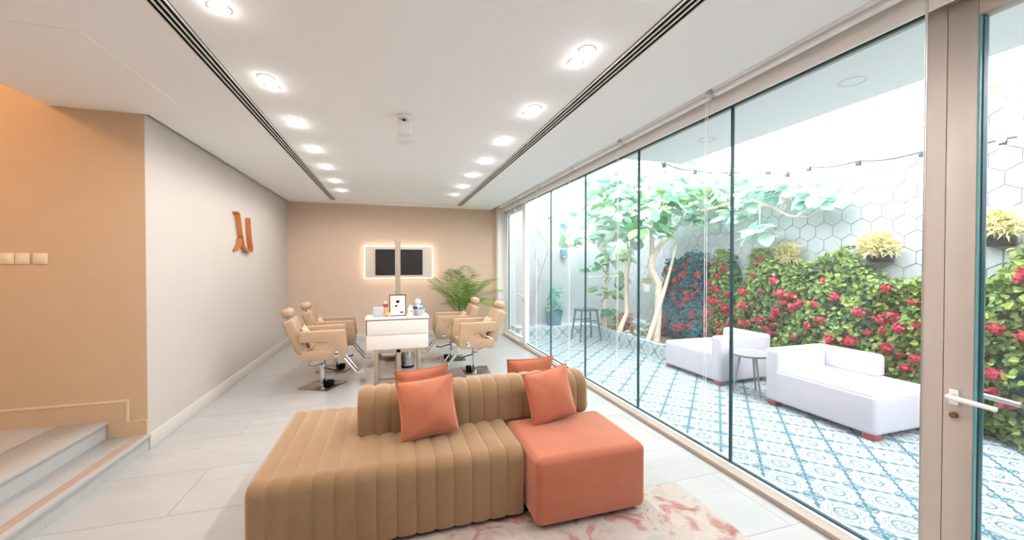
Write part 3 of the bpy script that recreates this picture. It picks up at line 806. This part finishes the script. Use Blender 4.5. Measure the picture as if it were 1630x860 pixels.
# ------------------------------------------------------------------ copper monogram on the left wall
t = thing('wall_monogram', 'copper ribbon letters mounted on the cream wall', 'sign', (XL, 6.1, 2.0))
def ribbon(path, name):
    P = []
    for i in range(len(path) - 1):
        for k in range(6):
            s = k / 6; p0 = Vector(path[max(i - 1, 0)]); p1 = Vector(path[i]); p2 = Vector(path[i + 1]); p3 = Vector(path[min(i + 2, len(path) - 1)])
            P.append(.5 * ((2 * p1) + (p2 - p0) * s + (2 * p0 - 5 * p1 + 4 * p2 - p3) * s * s + (3 * p1 - p0 - 3 * p2 + p3) * s ** 3))
    P.append(Vector(path[-1])); b = B(); n = len(P); th = .008; rings = []
    for i, p in enumerate(P):
        d = (P[min(i + 1, n - 1)] - P[max(i - 1, 0)]).normalized(); nn = Vector((-d.y, d.x)) * th
        q = [p - nn, p + nn]
        rings.append([b.bm.verts.new((x, c.x - 6.1, c.y - 2.0)) for x, c in ((.0, q[0]), (.062, q[0]), (.062, q[1]), (.0, q[1]))])
    for a, c in zip(rings, rings[1:]):
        for k in range(4): b.bm.faces.new((a[k], a[(k + 1) % 4], c[(k + 1) % 4], c[k]))
    b.bm.faces.new(rings[0]); b.bm.faces.new(rings[-1]); b.build(name, 'copper', t)
ribbon([(5.86, 2.235), (5.93, 2.215), (5.985, 2.09), (6.04, 1.93), (6.13, 1.79), (6.27, 1.745)], 'letter_stroke')
ribbon([(6.00, 1.90), (5.96, 1.82), (5.85, 1.735)], 'letter_stroke')
ribbon([(6.33, 2.21), (6.35, 2.04), (6.39, 1.88), (6.43, 1.78), (6.38, 1.735), (6.27, 1.745)], 'letter_stroke')

# ================================================================== THE COURTYARD
XW = 5.40
pat = struct(B().box(2.53, XW, YF, 7.66, -.15, -.010).build('floor_patio', 'hexgrout'), 'patterned teal and white cement tiles of the courtyard')
TS = .193; cand = []
tm = B().box(.001, TS - .001, .001, TS - .001, -.012, 0).mesh('patio_tile', 'cement', 0)
nx = int((XW - 2.53) / TS) + 1; x0 = 2.704 - TS * .5 - TS * 0; x0 -= TS * int((x0 - 2.53) / TS)
for i in range(-1, nx):
    for j in range(-3, 32):
        x, y = x0 + i * TS, 2.072 - TS / 2 + j * TS
        if x < 2.52 or x + TS > XW or y + TS > 7.67: continue
        cand.append(((x - 0) ** 2 + y * y, x, y))
vis = sorted([c for c in cand if not (c[1] > 5.05) and c[2] > .3])
near = vis[:300]; ns = {(c[1], c[2]) for c in near}
for _, x, y in near: link('patio_tile', tm, pat, (x, y, 0))
b = B()
for _, x, y in cand:
    if (x, y) not in ns: b.box(x + .001, x + TS - .001, y + .001, y + TS - .001, -.012, 0)
b.box(2.53, XW, YF, 2.072 - TS / 2 - 3 * TS - .002, -.012, 0); b.box(2.53, x0 - .001, 1.4, 7.66, -.012, 0)
o = b.build('far_patio_tiles', 'cement', pat, 0); o['kind'] = 'stuff'

# hexagon tiled boundary wall
hw = struct(B().box(XW, XW + .2, YF, 9.0, -.1, 3.95).build('wall_garden', 'hexgrout'), 'white hexagon tiled courtyard wall')
HW = .2085; hs = HW / math.sqrt(3); rowh = hs * 1.5; g = .0035
hexp = [((HW / 2 - g) / math.cos(R(30)) * math.cos(R(30 + 60 * k)), (HW / 2 - g) / math.cos(R(30)) * math.sin(R(30 + 60 * k))) for k in range(6)]
hm = B().prism(hexp, 'x', -.010, .004).bevel_all(.0025, 1).mesh('hex_tile', 'hex', 0)
hc = []
for j in range(-10, 11):
    for i in range(-30, 30):
        y = 3.34 + HW / 2 + HW * i + (HW / 2 if j % 2 else 0); z = 1.99 + rowh * j
        if y < YF + .2 or y > 8.4 or z < .1 or z > 3.8: continue
        px = (y / XW)
        score = (y - 3.2) ** 2 + 1.5 * (z - 2.2) ** 2
        hc.append((score, y, z))
hc.sort()
for _, y, z in hc[:300]: link('hex_tile', hm, hw, (XW, y, z))
b = B()
for _, y, z in hc[300:]: b.prism([(y + p[0], z + p[1]) for p in hexp], 'x', XW - .010, XW + .002)
o = b.build('far_hex_tiles', 'hex', hw, 0); o['kind'] = 'stuff'
struct(box('trim_coping', 'concrete', (XW - .03, XW + .23, YF, 9.0, 3.95, 4.02)))
struct(box('wall_garden_end', 'concrete', (XG + .04, XW + .2, 8.25, 8.45, -.1, 3.6)), 'pale plaster wall at the end of the courtyard')
struct(box('wall_garden_near', 'concrete', (XG + .04, XW + .2, YF - .15, YF, -.1, 3.6)))
sof = struct(box('ceiling_soffit', 'soffit', (2.56, 3.60, YF, 4.20, 2.86, 3.30)), 'pale roof soffit over the courtyard edge')
for x, y, lab in ((3.15, 1.95, 'round recessed light in the soffit outside, nearer the door post'), (3.15, 3.3, 'faint recessed soffit light farther along the courtyard')):
    t = thing('soffit_light', lab, 'ceiling light', (x, y, 2.86), 0, 'recessed lights in the soffit')
    B().lathe([(.062, .002), (.085, .002), (.085, -.006), (.070, -.006), (.062, .002)], seg=28).build('trim_ring', 'plastic_white', t)
    B().lathe([(.064, .0015), (.064, -.002), (.03, -.002)], seg=28).build('lens', 'soffit', t)

# raised planting bed with a tiled curb
pb = sempty('planter_bed', (4.3, 6.5, 0), 'raised planting bed with teal scroll tiled curb')
def pbx(n, m, d): return box(n, m, (d[0] - 4.3, d[1] - 4.3, d[2] - 6.5, d[3] - 6.5, d[4], d[5]), pb)
pbx('curb', 'curb_tile', (4.22, 4.32, 5.35, 7.66, -.02, .235)); pbx('curb', 'curb_tile', (4.32, XW - .01, 5.35, 5.45, -.02, .235))
pbx('curb', 'curb_tile', (2.54, 4.32, 7.66, 7.76, -.02, .235))
pbx('soil', 'soil', (4.32, XW - .012, 5.45, 8.25, -.02, .17)); pbx('ledge', 'concrete', (2.54, 4.32, 7.76, 8.25, -.02, .215))

# chaises
def chaise(flip):
    t = thing('outdoor_chaise', 'x', 'chaise', (0, 0, 0), 0, 'white outdoor chaises')
    f = -1 if flip else 1
    # local: x = depth (0 front .. .85 back), y = length; arm end at +y (unflipped)
    def bx(n, d, bev=.042, m='canvas', seg=5):
        y0, y1 = sorted((d[2] * f, d[3] * f)); return B().box(d[0], d[1], y0, y1, d[4], d[5], bev, seg).build(n, m, t)
    bx('base', (0, .86, 0, .97, .045, .405))
    bx('arm', (-.002, .862, .895, 1.06, .045, .625))
    bx('backrest', (.70, .855, .40, .915, .39, .625))
    for x in (.07, .79):
        for y in (.07, .99): bx('foot', (x - .055, x + .055, y - .05, y + .05, 0, .060), .004, 'redwood', 2)
    sd = B()
    for z in (.395,): sd.tube([(.012, f * .03, z), (.012, f * .9, z)], .004, 6)
    sd.build('seam', 'canvas', t)
    return t
c1 = chaise(False); c1.location = (4.02, 2.28, 0); c1['label'] = 'white canvas chaise nearest the white door post'
c2 = chaise(True); c2.location = (4.0, 5.0, 0); c2['label'] = 'white canvas chaise farther back with its arm toward the side table'
t = thing('side_table', 'grey metal tray side table on thin legs between the white chaises', 'table', (4.12, 3.62, 0))
B().lathe([(.215, .468), (.222, .472), (.235, .496), (.230, .498), (.216, .480), (.05, .478)], seg=40).build('tray', 'tabletop', t)
for k in range(3):
    a = R(20 + 120 * k); B().cyl((.10 * math.cos(a), .10 * math.sin(a), .472), (.175 * math.cos(a), .175 * math.sin(a), 0), .014, .010, 10).build('leg', 'tabletop', t)

# stool near the bed
t = thing('metal_stool', 'dark teal stool by the planting bed', 'stool', (3.84, 7.22, 0))
tk = mat('teal_metal', (.03, .13, .17), .5, .3)
B().box(-.20, .20, -.17, .17, .61, .645, .012, 3).build('seat', tk, t)
for sx in (-1, 1):
    for sy in (-1, 1): B().tube([(sx * .17, sy * .14, .615), (sx * .235, sy * .20, 0)], [.020, .014], 8).build('leg', tk, t)
B().box(-.205, .205, -.165, -.15, .40, .425).build('stretcher', tk, t); B().box(-.205, .205, .15, .165, .40, .425).build('stretcher', tk, t)

# ------------------------------------------------------------------ planting helpers
def leaf_geo(w, l, cup=.12):
    # a pointed oval leaf along +x, folded on the mid rib
    prof = [(.0, 0), (.18, .62), (.45, 1), (.72, .78), (.92, .32)]
    vs = [(0, 0, 0)]; mid = [0]; lf = []; rt = []
    for s, wd in prof[1:]:
        z = -cup * l * s * s
        mid.append(len(vs)); vs.append((s * l, 0, z)); lf.append(len(vs)); vs.append((s * l, w / 2 * wd, z + cup * w * .5 * wd)); rt.append(len(vs)); vs.append((s * l, -w / 2 * wd, z + cup * w * .5 * wd))
    tip = len(vs); vs.append((l, 0, -cup * l))
    fs = [(0, mid[1], lf[0]), (0, rt[0], mid[1])]
    for i in range(len(lf) - 1):
        fs += [(mid[i + 1], mid[i + 2], lf[i + 1], lf[i]), (mid[i + 1], rt[i], rt[i + 1], mid[i + 2])]
    fs += [(mid[-1], tip, lf[-1]), (mid[-1], rt[-1], tip)]
    return vs, fs
def small_leaf(l, w): return [(0, 0, 0), (l * .35, w / 2, .1 * l), (l, 0, -.1 * l), (l * .35, -w / 2, .1 * l)], [(0, 1, 2, 3)]
def scatter(name, m, parent, items, geo):
    gv, gf = geo; vs = []; fs = []
    for mtx in items:
        i0 = len(vs); vs += [tuple(mtx @ Vector(v)) for v in gv]; fs += [tuple(i + i0 for i in f) for f in gf]
    return link(name, raw(name, vs, fs, m, False), parent)
def orient(p, n, rnd, sc, spread=.7):
    d = (Vector(n) + Vector((rnd.uniform(-1, 1), rnd.uniform(-1, 1), rnd.uniform(-1, 1))) * spread).normalized()
    q = d.to_track_quat('Z', 'Y').to_matrix().to_4x4()
    return Matrix.Translation(p) @ q @ Matrix.Rotation(rnd.uniform(0, 6.28), 4, 'Z') @ Matrix.Scale(sc, 4)
# flower heads: three shared meshes of crowded petals
def flower(seed):
    rnd = random.Random(seed); its = []
    for k in range(46):
        z = 1 - 1.5 * (k + .5) / 46; a = k * 2.3999; r = math.sqrt(max(0, 1 - z * z))
        n = Vector((r * math.cos(a), r * math.sin(a), z)); its.append(orient(n * .050 * rnd.uniform(.45, 1.25), n, rnd, rnd.uniform(.7, 1.15), .8))
    gv, gf = [(-.016, -.016, 0), (.016, -.016, .004), (.016, .016, 0), (-.016, .016, .004)], [(0, 1, 2, 3)]
    vs = []; fs = []
    for mtx in its:
        i0 = len(vs); vs += [tuple(mtx @ Vector(v)) for v in gv]; fs += [tuple(i + i0 for i in f) for f in gf]
    return raw('flower_head', vs, fs, 'petal')
FLW = [flower(i) for i in range(3)]
def interp(prof, y):
    for (a, za), (b_, zb) in zip(prof, prof[1:]):
        if a <= y <= b_: return za + (zb - za) * (y - a) / (b_ - a)
    return prof[0][1] if y < prof[0][0] else prof[-1][1]
def hedge(label, prof, x_front, nleaf, nflow, seed, m='leaf_hedge', z0=.06, core='hedge_core'):
    rnd = random.Random(seed); ya, yb = prof[0][0], prof[-1][0]
    t = thing('flowering_hedge', label, 'hedge', (5.2, (ya + yb) / 2, 0), 0, 'flowering hedge along the hexagon wall')
    oyy = (ya + yb) / 2
    def xs(y, z):
        h = interp(prof, y); s = max(0, min(1, z / h))
        e = min(1, min(y - ya, yb - y) / .12 + .15) 
        return x_front + .05 * math.sin(5.1 * y + seed) * math.sin(4.3 * z + 1) + .03 * math.sin(13 * y + 9 * z) + .10 * s ** 3 + .16 * (1 - e)
    # core body: dark mass added to close the gaps between leaves
    ny = max(8, int((yb - ya) / .09)); nz = 14; vs = []; fs = []
    for i in range(ny + 1):
        y = ya + (yb - ya) * i / ny; h = interp(prof, y)
        for j in range(nz + 1):
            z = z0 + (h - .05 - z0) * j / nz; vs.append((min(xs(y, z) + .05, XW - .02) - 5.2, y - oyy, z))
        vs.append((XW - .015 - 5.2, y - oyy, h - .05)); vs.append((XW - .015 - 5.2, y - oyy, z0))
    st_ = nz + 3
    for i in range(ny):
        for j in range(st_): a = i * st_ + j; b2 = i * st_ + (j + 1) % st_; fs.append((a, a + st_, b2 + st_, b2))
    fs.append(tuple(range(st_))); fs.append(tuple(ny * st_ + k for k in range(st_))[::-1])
    link('core_mass', raw('core_mass', vs, fs, core), t)
    its = []
    for k in range(nleaf):
        y = rnd.uniform(ya, yb); h = interp(prof, y) + rnd.uniform(-.04, .05)
        z = z0 + (h - z0) * (1 - (rnd.random() ** 1.15)) if rnd.random() > .12 else h
        its.append(orient(Vector((xs(y, z) + rnd.uniform(-.06, .05) - 5.2, y - oyy, z)), (-.75, rnd.uniform(-.4, .3), .55), rnd, rnd.uniform(.55, 1.15), .75))
    for k in range(nleaf // 14):      # loose shoots over the top
        y = rnd.uniform(ya, yb); h = interp(prof, y)
        its.append(orient(Vector((rnd.uniform(x_front + .05, XW - .06) - 5.2, y - oyy, h + rnd.uniform(0, .10))), (-.3, 0, 1), rnd, rnd.uniform(.7, 1.2), .9))
    gv = [(0, 0, 0), (.018, .026, .006), (.040, .020, .002), (.064, 0, -.008), (.040, -.020, .002), (.018, -.026, .006), (.030, 0, -.002)]
    gf = [(0, 6, 1), (1, 6, 2), (2, 6, 3), (3, 6, 4), (4, 6, 5), (5, 6, 0)]
    o = scatter('foliage', m, t, its, (gv, gf)); o['kind'] = 'stuff'
    placed = []
    for k in range(nflow * 30):
        if len(placed) >= nflow: break
        y = rnd.uniform(ya + .04, yb - .04); h = interp(prof, y); z = rnd.uniform(.22, h - .02)
        if any((y - a) ** 2 + (z - b2) ** 2 < .095 ** 2 for a, b2 in placed): continue
        placed.append((y, z)); s = rnd.uniform(.55, 1.1)
        f = link('flower_head', FLW[k % 3], t, (xs(y, z) - .055 - 5.2, y - oyy, z), (rnd.uniform(-.4, .4), R(-70) + rnd.uniform(-.3, .3), rnd.uniform(-.5, .5))); f.scale = (s * rnd.uniform(.8, 1.3), s * rnd.uniform(.8, 1.4), s)
    return t
hedge('long red-flowering green hedge against the hexagon wall', [(-1.2, 1.5), (1.0, 1.7), (1.75, 1.85), (2.07, 1.32), (2.53, 1.30), (2.95, 1.34), (3.12, 1.50), (3.27, 1.70), (3.5, 1.55), (3.82, 1.46), (4.1, 1.48), (4.22, 1.66), (4.37, 1.74), (4.50, 1.6), (4.62, 1.22)], 5.02, 15000, 190, 3)
hedge('narrow red-flowering clump left of the thick glass joint', [(4.66, 1.10), (4.85, 1.18), (4.93, 1.62), (5.15, 1.74), (5.35, 1.45)], 5.10, 2300, 26, 5)
hedge('clump with a teal glass reflection painted into its leaves and dim red flowers next to the tree trunks', [(5.36, 1.35), (5.5, 1.62), (5.75, 1.72), (6.05, 1.55), (6.35, 1.58), (6.5, 1.2)], 5.06, 3800, 34, 8, 'leaf_hedge_reflection')

# wall planters with yellow grass
def wall_planter(y, z, label, s=1.0, seed=1):
    rnd = random.Random(seed)
    t = thing('wall_planter', label, 'planter', (XW - .012, y, z), 0, 'planters hung on the hexagon wall')
    B().prism([(-.005, .0), (-.10, .02), (-.15, .14), (-.005, .14)], 'y', -.10 * s, .10 * s).bevel_all(.012, 2).build('pot', 'pot_black', t)
    its = []
    for k in range(900):
        a = rnd.uniform(0, 6.28); el = rnd.uniform(-.45, 1.4); n = Vector((math.cos(a) * math.cos(el) * .75, math.sin(a) * math.cos(el), math.sin(el)))
        if n.x > .12: n.x = -n.x
        p = Vector((-.09, rnd.uniform(-.06, .06) * s, .16)) + n * rnd.uniform(.02, .15) * s
        if p.x > -.02: p.x = -.03
        its.append(orient(p, n, rnd, 1.0, .35) @ Matrix.Rotation(R(-65), 4, 'Y'))
    o = scatter('grass', 'leaf_yellow', t, its, small_leaf(.085 * s, .016)); o['kind'] = 'stuff'
    return t
wall_planter(3.00, 1.58, 'hanging planter with a yellow-green tuft above the near chaise', 1.1, 1)
wall_planter(4.06, 1.50, 'hanging planter with a pale yellow tuft sunk into the hedge top', 1.1, 2)
wall_planter(2.10, 1.72, 'yellow-green wall planter seen through the door glass', 1.0, 3)

# ------------------------------------------------------------------ trees with large round leaves
LV, LF = leaf_geo(.16, .21)
LEAF = [raw('leaf', LV, LF, 'leaf_tree', True), raw('leaf', LV, LF, 'leaf_pale', True)]
def tree(label, loc, stems, blobs, seed, twig=True, bark='bark', group='courtyard trees'):
    rnd = random.Random(seed); t = thing('courtyard_tree', label, 'tree', loc, 0, group); o = Vector(loc); cnt = 0; extra = []
    for i, (pts, r) in enumerate(stems):
        B().tube([Vector(p) - o for p in pts], r, 9).build('trunk' if i == 0 else 'branch', bark, t, 60)
    for c, rad, n, pale, src in blobs:
        c = Vector(c)
        if twig and src is not None:
            s_ = Vector(src); mid = s_.lerp(c, .5) + Vector((0, 0, .10))
            B().tube([s_ - o, mid - o, c - o], [.016, .011, .006], 6).build('branch', bark, t, 60)
        for k in range(n):
            d = Vector((rnd.gauss(0, 1), rnd.gauss(0, 1), rnd.gauss(0, .8))).normalized(); p = c + Vector((d.x, d.y, d.z * .8)) * rad * rnd.uniform(.25, 1)
            if p.x > XW - .24: p.x = XW - .24 - rnd.uniform(0, .2)
            if p.x < 2.80: continue
            hd = math.atan2(d.y, d.x) + rnd.uniform(-.6, .6); cnt += 1
            rot = (rnd.uniform(-.5, .5), rnd.uniform(-.2, .8), hd); s = rnd.uniform(.75, 1.35)
            if cnt > 290:
                extra.append(Matrix.Translation(p - o) @ Euler(rot).to_matrix().to_4x4() @ Matrix.Scale(s, 4)); continue
            l = link('leaf', LEAF[1 if rnd.random() < pale else 0], t, tuple(p - o), rot)
            l.scale = (s, s, s)
    if extra: scatter('far_leaves', 'leaf_pale', t, extra, (LV, LF))['kind'] = 'stuff'
    return t
tree('slim tree nearest the stool with small leaf tufts', (4.27, 7.2, .17),
     [([(4.27, 7.2, .15), (4.26, 7.2, .79), (4.31, 7.2, 1.32), (4.36, 7.2, 1.78), (4.42, 7.15, 2.3)], [.045, .036, .030, .024, .014])],
     [((4.05, 7.15, 1.52), 0.18, 12, .1, (4.31, 7.2, 1.32)), ((4.50, 7.15, 1.31), 0.22, 15, .1, (4.29, 7.2, 1.1)), ((4.42, 7.15, .92), 0.22, 15, .1, (4.26, 7.2, .79)), ((4.10, 7.15, 1.10), 0.11, 7, .1, None), ((4.32, 7.1, .62), 0.15, 10, .1, None), ((4.40, 7.1, 1.75), 0.31, 24, .2, None), ((3.90, 7.1, 2.15), 0.37, 31, .4, (4.36, 7.2, 1.78)), ((3.40, 7.2, 2.05), 0.31, 21, .5, (4.0, 7.1, 2.0))], 21)
tree('bent-trunk tree in the middle of the planting bed', (4.28, 6.7, .17),
     [([(4.28, 6.7, .15), (4.34, 6.7, .35), (4.47, 6.7, .60), (4.45, 6.7, 1.33), (4.54, 6.7, 1.83), (4.61, 6.7, 2.2), (4.81, 6.65, 2.77)], [.06, .05, .046, .042, .036, .028, .016])],
     [((4.3, 6.5, 2.45), 0.48, 83, .3, (4.61, 6.7, 2.2)), ((3.95, 6.5, 2.75), 0.48, 83, .5, (4.55, 6.7, 2.0)), ((4.2, 6.4, 3.2), 0.53, 83, .6, (4.7, 6.7, 2.6)), ((4.75, 6.5, 2.9), 0.53, 89, .6, (4.75, 6.65, 2.6)), ((4.0, 6.3, 2.15), 0.35, 49, .2, (4.54, 6.7, 1.83)), ((4.85, 6.4, 2.35), 0.35, 44, .4, (4.61, 6.7, 2.2)), ((3.80, 6.6, 3.05), 0.42, 48, .6, (4.2, 6.6, 2.8)), ((3.45, 6.6, 3.30), 0.40, 38, .7, (3.9, 6.6, 3.0)), ((3.15, 6.7, 2.55), 0.32, 25, .6, (3.7, 6.6, 2.6)), ((4.25, 6.5, 3.50), 0.44, 38, .8, (4.4, 6.6, 3.1)), ((3.75, 6.2, 2.45), 0.30, 33, .5, (3.95, 6.5, 2.6))], 22)
tree('thick twisted tree forking beside the farther white chaise', (4.5, 5.95, .17),
     [([(4.57, 5.95, .15), (4.62, 5.95, .66), (4.62, 5.95, 1.23), (4.45, 5.95, 1.50), (4.47, 5.93, 1.69), (4.67, 5.9, 1.97), (4.94, 5.8, 2.29), (5.2, 5.6, 2.6)], [.075, .062, .066, .072, .054, .045, .036, .02]),
      ([(4.35, 5.9, .15), (4.51, 5.9, .56), (4.66, 5.88, 1.01), (4.77, 5.85, 1.4), (4.88, 5.8, 1.9)], [.045, .042, .036, .028, .018]),
      ([(4.47, 5.93, 1.69), (4.40, 5.85, 2.0), (4.30, 5.8, 2.35)], [.05, .035, .015]),
      ([(4.94, 5.8, 2.29), (5.0, 5.4, 2.45), (5.05, 4.9, 2.50), (5.05, 4.45, 2.52), (5.08, 4.15, 2.38), (5.16, 3.95, 2.22), (5.20, 3.7, 2.17), (5.20, 3.5, 2.25)], [.040, .034, .028, .022, .018, .014, .010, .007])],
     [((4.15, 5.6, 2.15), 0.30, 38, .2, (4.40, 5.85, 2.0)), ((4.4, 5.6, 2.6), 0.46, 78, .5, (4.35, 5.8, 2.2)), ((4.55, 5.5, 3.0), 0.48, 78, .7, (4.5, 5.7, 2.5)), ((4.95, 5.4, 2.75), 0.44, 72, .7, (4.94, 5.8, 2.29)), ((5.0, 5.2, 2.40), 0.35, 44, .6, None), ((5.05, 4.8, 2.85), 0.42, 67, .8, (5.05, 4.9, 2.5)), ((5.05, 4.55, 2.30), 0.25, 27, .3, (5.05, 4.6, 2.5)), ((5.0, 4.25, 2.05), 0.21, 24, .1, (5.06, 4.3, 2.42)), ((5.10, 4.3, 2.70), 0.33, 44, .8, (5.05, 4.45, 2.52)), ((5.15, 3.85, 2.60), 0.30, 38, .7, (5.14, 4.0, 2.3)), ((5.18, 3.5, 2.40), 0.23, 27, .6, None)], 23)
# bare climber on the end wall
tree('bare grey climbing stem on the far courtyard wall', (2.94, 8.0, .2),
     [([(2.94, 8.0, .2), (3.04, 8.05, .89), (3.20, 8.05, 1.44), (3.38, 8.05, 1.99), (3.14, 8.1, 2.26), (3.10, 8.1, 2.6)], [.03, .026, .022, .018, .012, .008]),
      ([(3.20, 8.05, 1.44), (3.05, 8.1, 1.75), (3.12, 8.1, 2.15), (3.28, 8.1, 2.55), (3.42, 8.1, 2.82)], [.016, .014, .012, .010, .006]),
      ([(3.38, 8.05, 1.99), (3.62, 8.1, 2.02), (3.80, 8.1, 2.12), (3.92, 8.1, 2.35)], [.012, .010, .008, .005])],
     [((3.30, 8.05, 2.62), .15, 7, .3, None)], 24, False, 'bark_grey')
# overhanging bougainvillea at the wall top seen through the door
t = thing('overhanging_shrub', 'yellow-green leaves hanging over the wall top near the door', 'shrub', (5.2, 1.9, 3.2))
rnd = random.Random(31)
B().tube([(.17, -.6, -.35), (.0, -.2, -.05), (-.02, .25, .10), (.02, .55, .0)], [.03, .022, .014, .006], 7).build('stem', 'bark', t)
YL = raw('leaf', *leaf_geo(.09, .12), 'leaf_yellow', True)
for k in range(130):
    y = rnd.uniform(-.7, .55); l = link('leaf', YL, t, (rnd.uniform(-.25, .12), y, rnd.uniform(-.22, .35)), (rnd.uniform(-.6, .6), rnd.uniform(-.3, .9), rnd.uniform(0, 6.28))); s = rnd.uniform(.8, 1.4); l.scale = (s, s, s)

# potted plant on the ledge, hanging pot, wall lamp
t = thing('potted_plant', 'leafy plant in a blue pot on the far ledge', 'plant', (3.44, 7.95, .215))
B().lathe([(.13, 0), (.15, .01), (.19, .30), (.195, .33), (.175, .33), (.165, .28)], seg=24).build('pot', 'pot_blue', t)
B().lathe([(.17, .27), (.17, .295), (.05, .30)], seg=20).build('soil', 'soil', t)
PLm = raw('leaf', *leaf_geo(.09, .14), 'leaf_pot', True); rnd = random.Random(5)
B().tube([(0, 0, .29), (.02, .01, .55), (-.01, 0, .85)], [.012, .01, .006], 6).build('stem', 'leaf_pot', t)
for k in range(60):
    z = .32 + .55 * rnd.random(); a = rnd.uniform(0, 6.28); rr = .03 + .09 * rnd.random()
    l = link('leaf', PLm, t, (rr * math.cos(a), rr * math.sin(a), z), (rnd.uniform(-.4, .4), rnd.uniform(-.3, .7), a)); s = rnd.uniform(.7, 1.2); l.scale = (s, s, s)
t = thing('hanging_pot', 'small white pot hung beside the twisted tree trunk', 'pot', (4.50, 6.12, 1.06))
B().lathe([(.055, 0), (.06, .005), (.078, .15), (.080, .16), (.070, .16)], seg=20).build('pot', 'pot_white', t)
B().tube([(.0, -.075, .15), (0, -.03, .40), (.06, -.14, .50)], .004, 6).build('hanger', 'steel', t)
rnd = random.Random(6)
for k in range(26):
    a = rnd.uniform(0, 6.28); l = link('leaf', YL, t, (.04 * math.cos(a), .04 * math.sin(a), .16 + .10 * rnd.random()), (rnd.uniform(-.4, .4), rnd.uniform(-.8, .8), a)); s = rnd.uniform(.6, 1.0); l.scale = (s, s, s)
t = thing('wall_lamp', 'small blue lamp box on the far courtyard wall', 'lamp', (3.79, 8.25, 1.81))
B().box(-.07, .07, -.10, 0, -.10, .10, .008).build('housing', 'pot_blue', t)
B().box(-.03, .03, -.105, -.095, -.085, -.06).build('lens', 'frost', t)
# low bed plants
rnd = random.Random(9)
for i, (x, y, lab) in enumerate(((4.62, 7.0, 'low red-tinged plant between the tree trunks'), (4.40, 6.15, 'spiky pale green plant at the twisted trunk base'), (4.75, 7.55, 'low green plant deep in the planting bed'))):
    t = thing('bed_plant', lab, 'plant', (x, y, .17), 0, 'low plants in the planting bed')
    its = [orient(Vector((rnd.uniform(-.14, .14), rnd.uniform(-.14, .14), rnd.uniform(.05, .36))), (rnd.uniform(-.5, .5), rnd.uniform(-.5, .5), 1), rnd, rnd.uniform(.7, 1.2), .8) for k in range(70)]
    o = scatter('foliage', ['petal', 'leaf_pale', 'leaf_tree'][i], t, its, leaf_geo(.05, .15)); o['kind'] = 'stuff'
    B().tube([(0, 0, 0), (.02, .01, .15), (0, 0, .30)], [.012, .01, .006], 6).build('stem', 'leaf_pot', t)

# string lights
t = thing('string_lights', 'string of dark bulb sockets slung along the courtyard wall', 'string lights', (5.1, 3.5, 2.8))
pts = [(3.28, 4.21, 2.90), (3.42, 4.3, 2.885), (4.1, 4.5, 2.89), (5.0, 4.75, 2.98), (5.22, 4.3, 2.90), (5.25, 3.75, 2.84), (5.28, 3.2, 2.78), (5.28, 2.62, 2.73), (5.28, 2.06, 2.69), (5.28, 1.3, 2.70), (5.30, .4, 2.85)]
P = []
for a, b_ in zip(pts, pts[1:]):
    for k in range(8):
        s = k / 8; p = Vector(a).lerp(Vector(b_), s); p.z -= .03 * math.sin(math.pi * s); P.append(p - Vector((5.1, 3.5, 2.8)))
B().tube(P, .009, 6).build('wire', 'pot_black', t)
for q in pts[1:-1] + [(5.26, 4.05, 2.83)]:
    p = Vector(q) - Vector((5.1, 3.5, 2.8))
    so = B().box(p.x - .022, p.x + .022, p.y - .022, p.y + .022, p.z - .055, p.z + .006, .006).build('socket', 'pot_black', t)
    B().lathe([(.008, -.052), (.024, -.07), (.028, -.095), (.016, -.118), (.002, -.122)], tuple(p), 14).build('bulb', 'frost', so)

# warm lamp of the stairwell (out of frame, up the stairs)
t = thing('stair_pendant', 'warm globe lamp hanging in the stairwell', 'lamp', (-3.25, 2.3, 3.45))
B().cyl((0, 0, .1), (0, 0, .85), .006, seg=8).build('cord', 'black', t)
B().lathe([(.002, -.10), (.06, -.08), (.10, 0), (.06, .08), (.02, .10)], seg=20).build('globe', mat('warm_globe', (1, .8, .6), .5, emit=(1, .62, .30), estr=10), t)
l = bpy.data.lights.new('stair_glow', 'POINT'); l.energy = 30; l.color = (1, .66, .38); l.shadow_soft_size = .12
lo = bpy.data.objects.new('stair_glow', l); COL.objects.link(lo); lo.parent = t; lo.location = (0, 0, -.25)
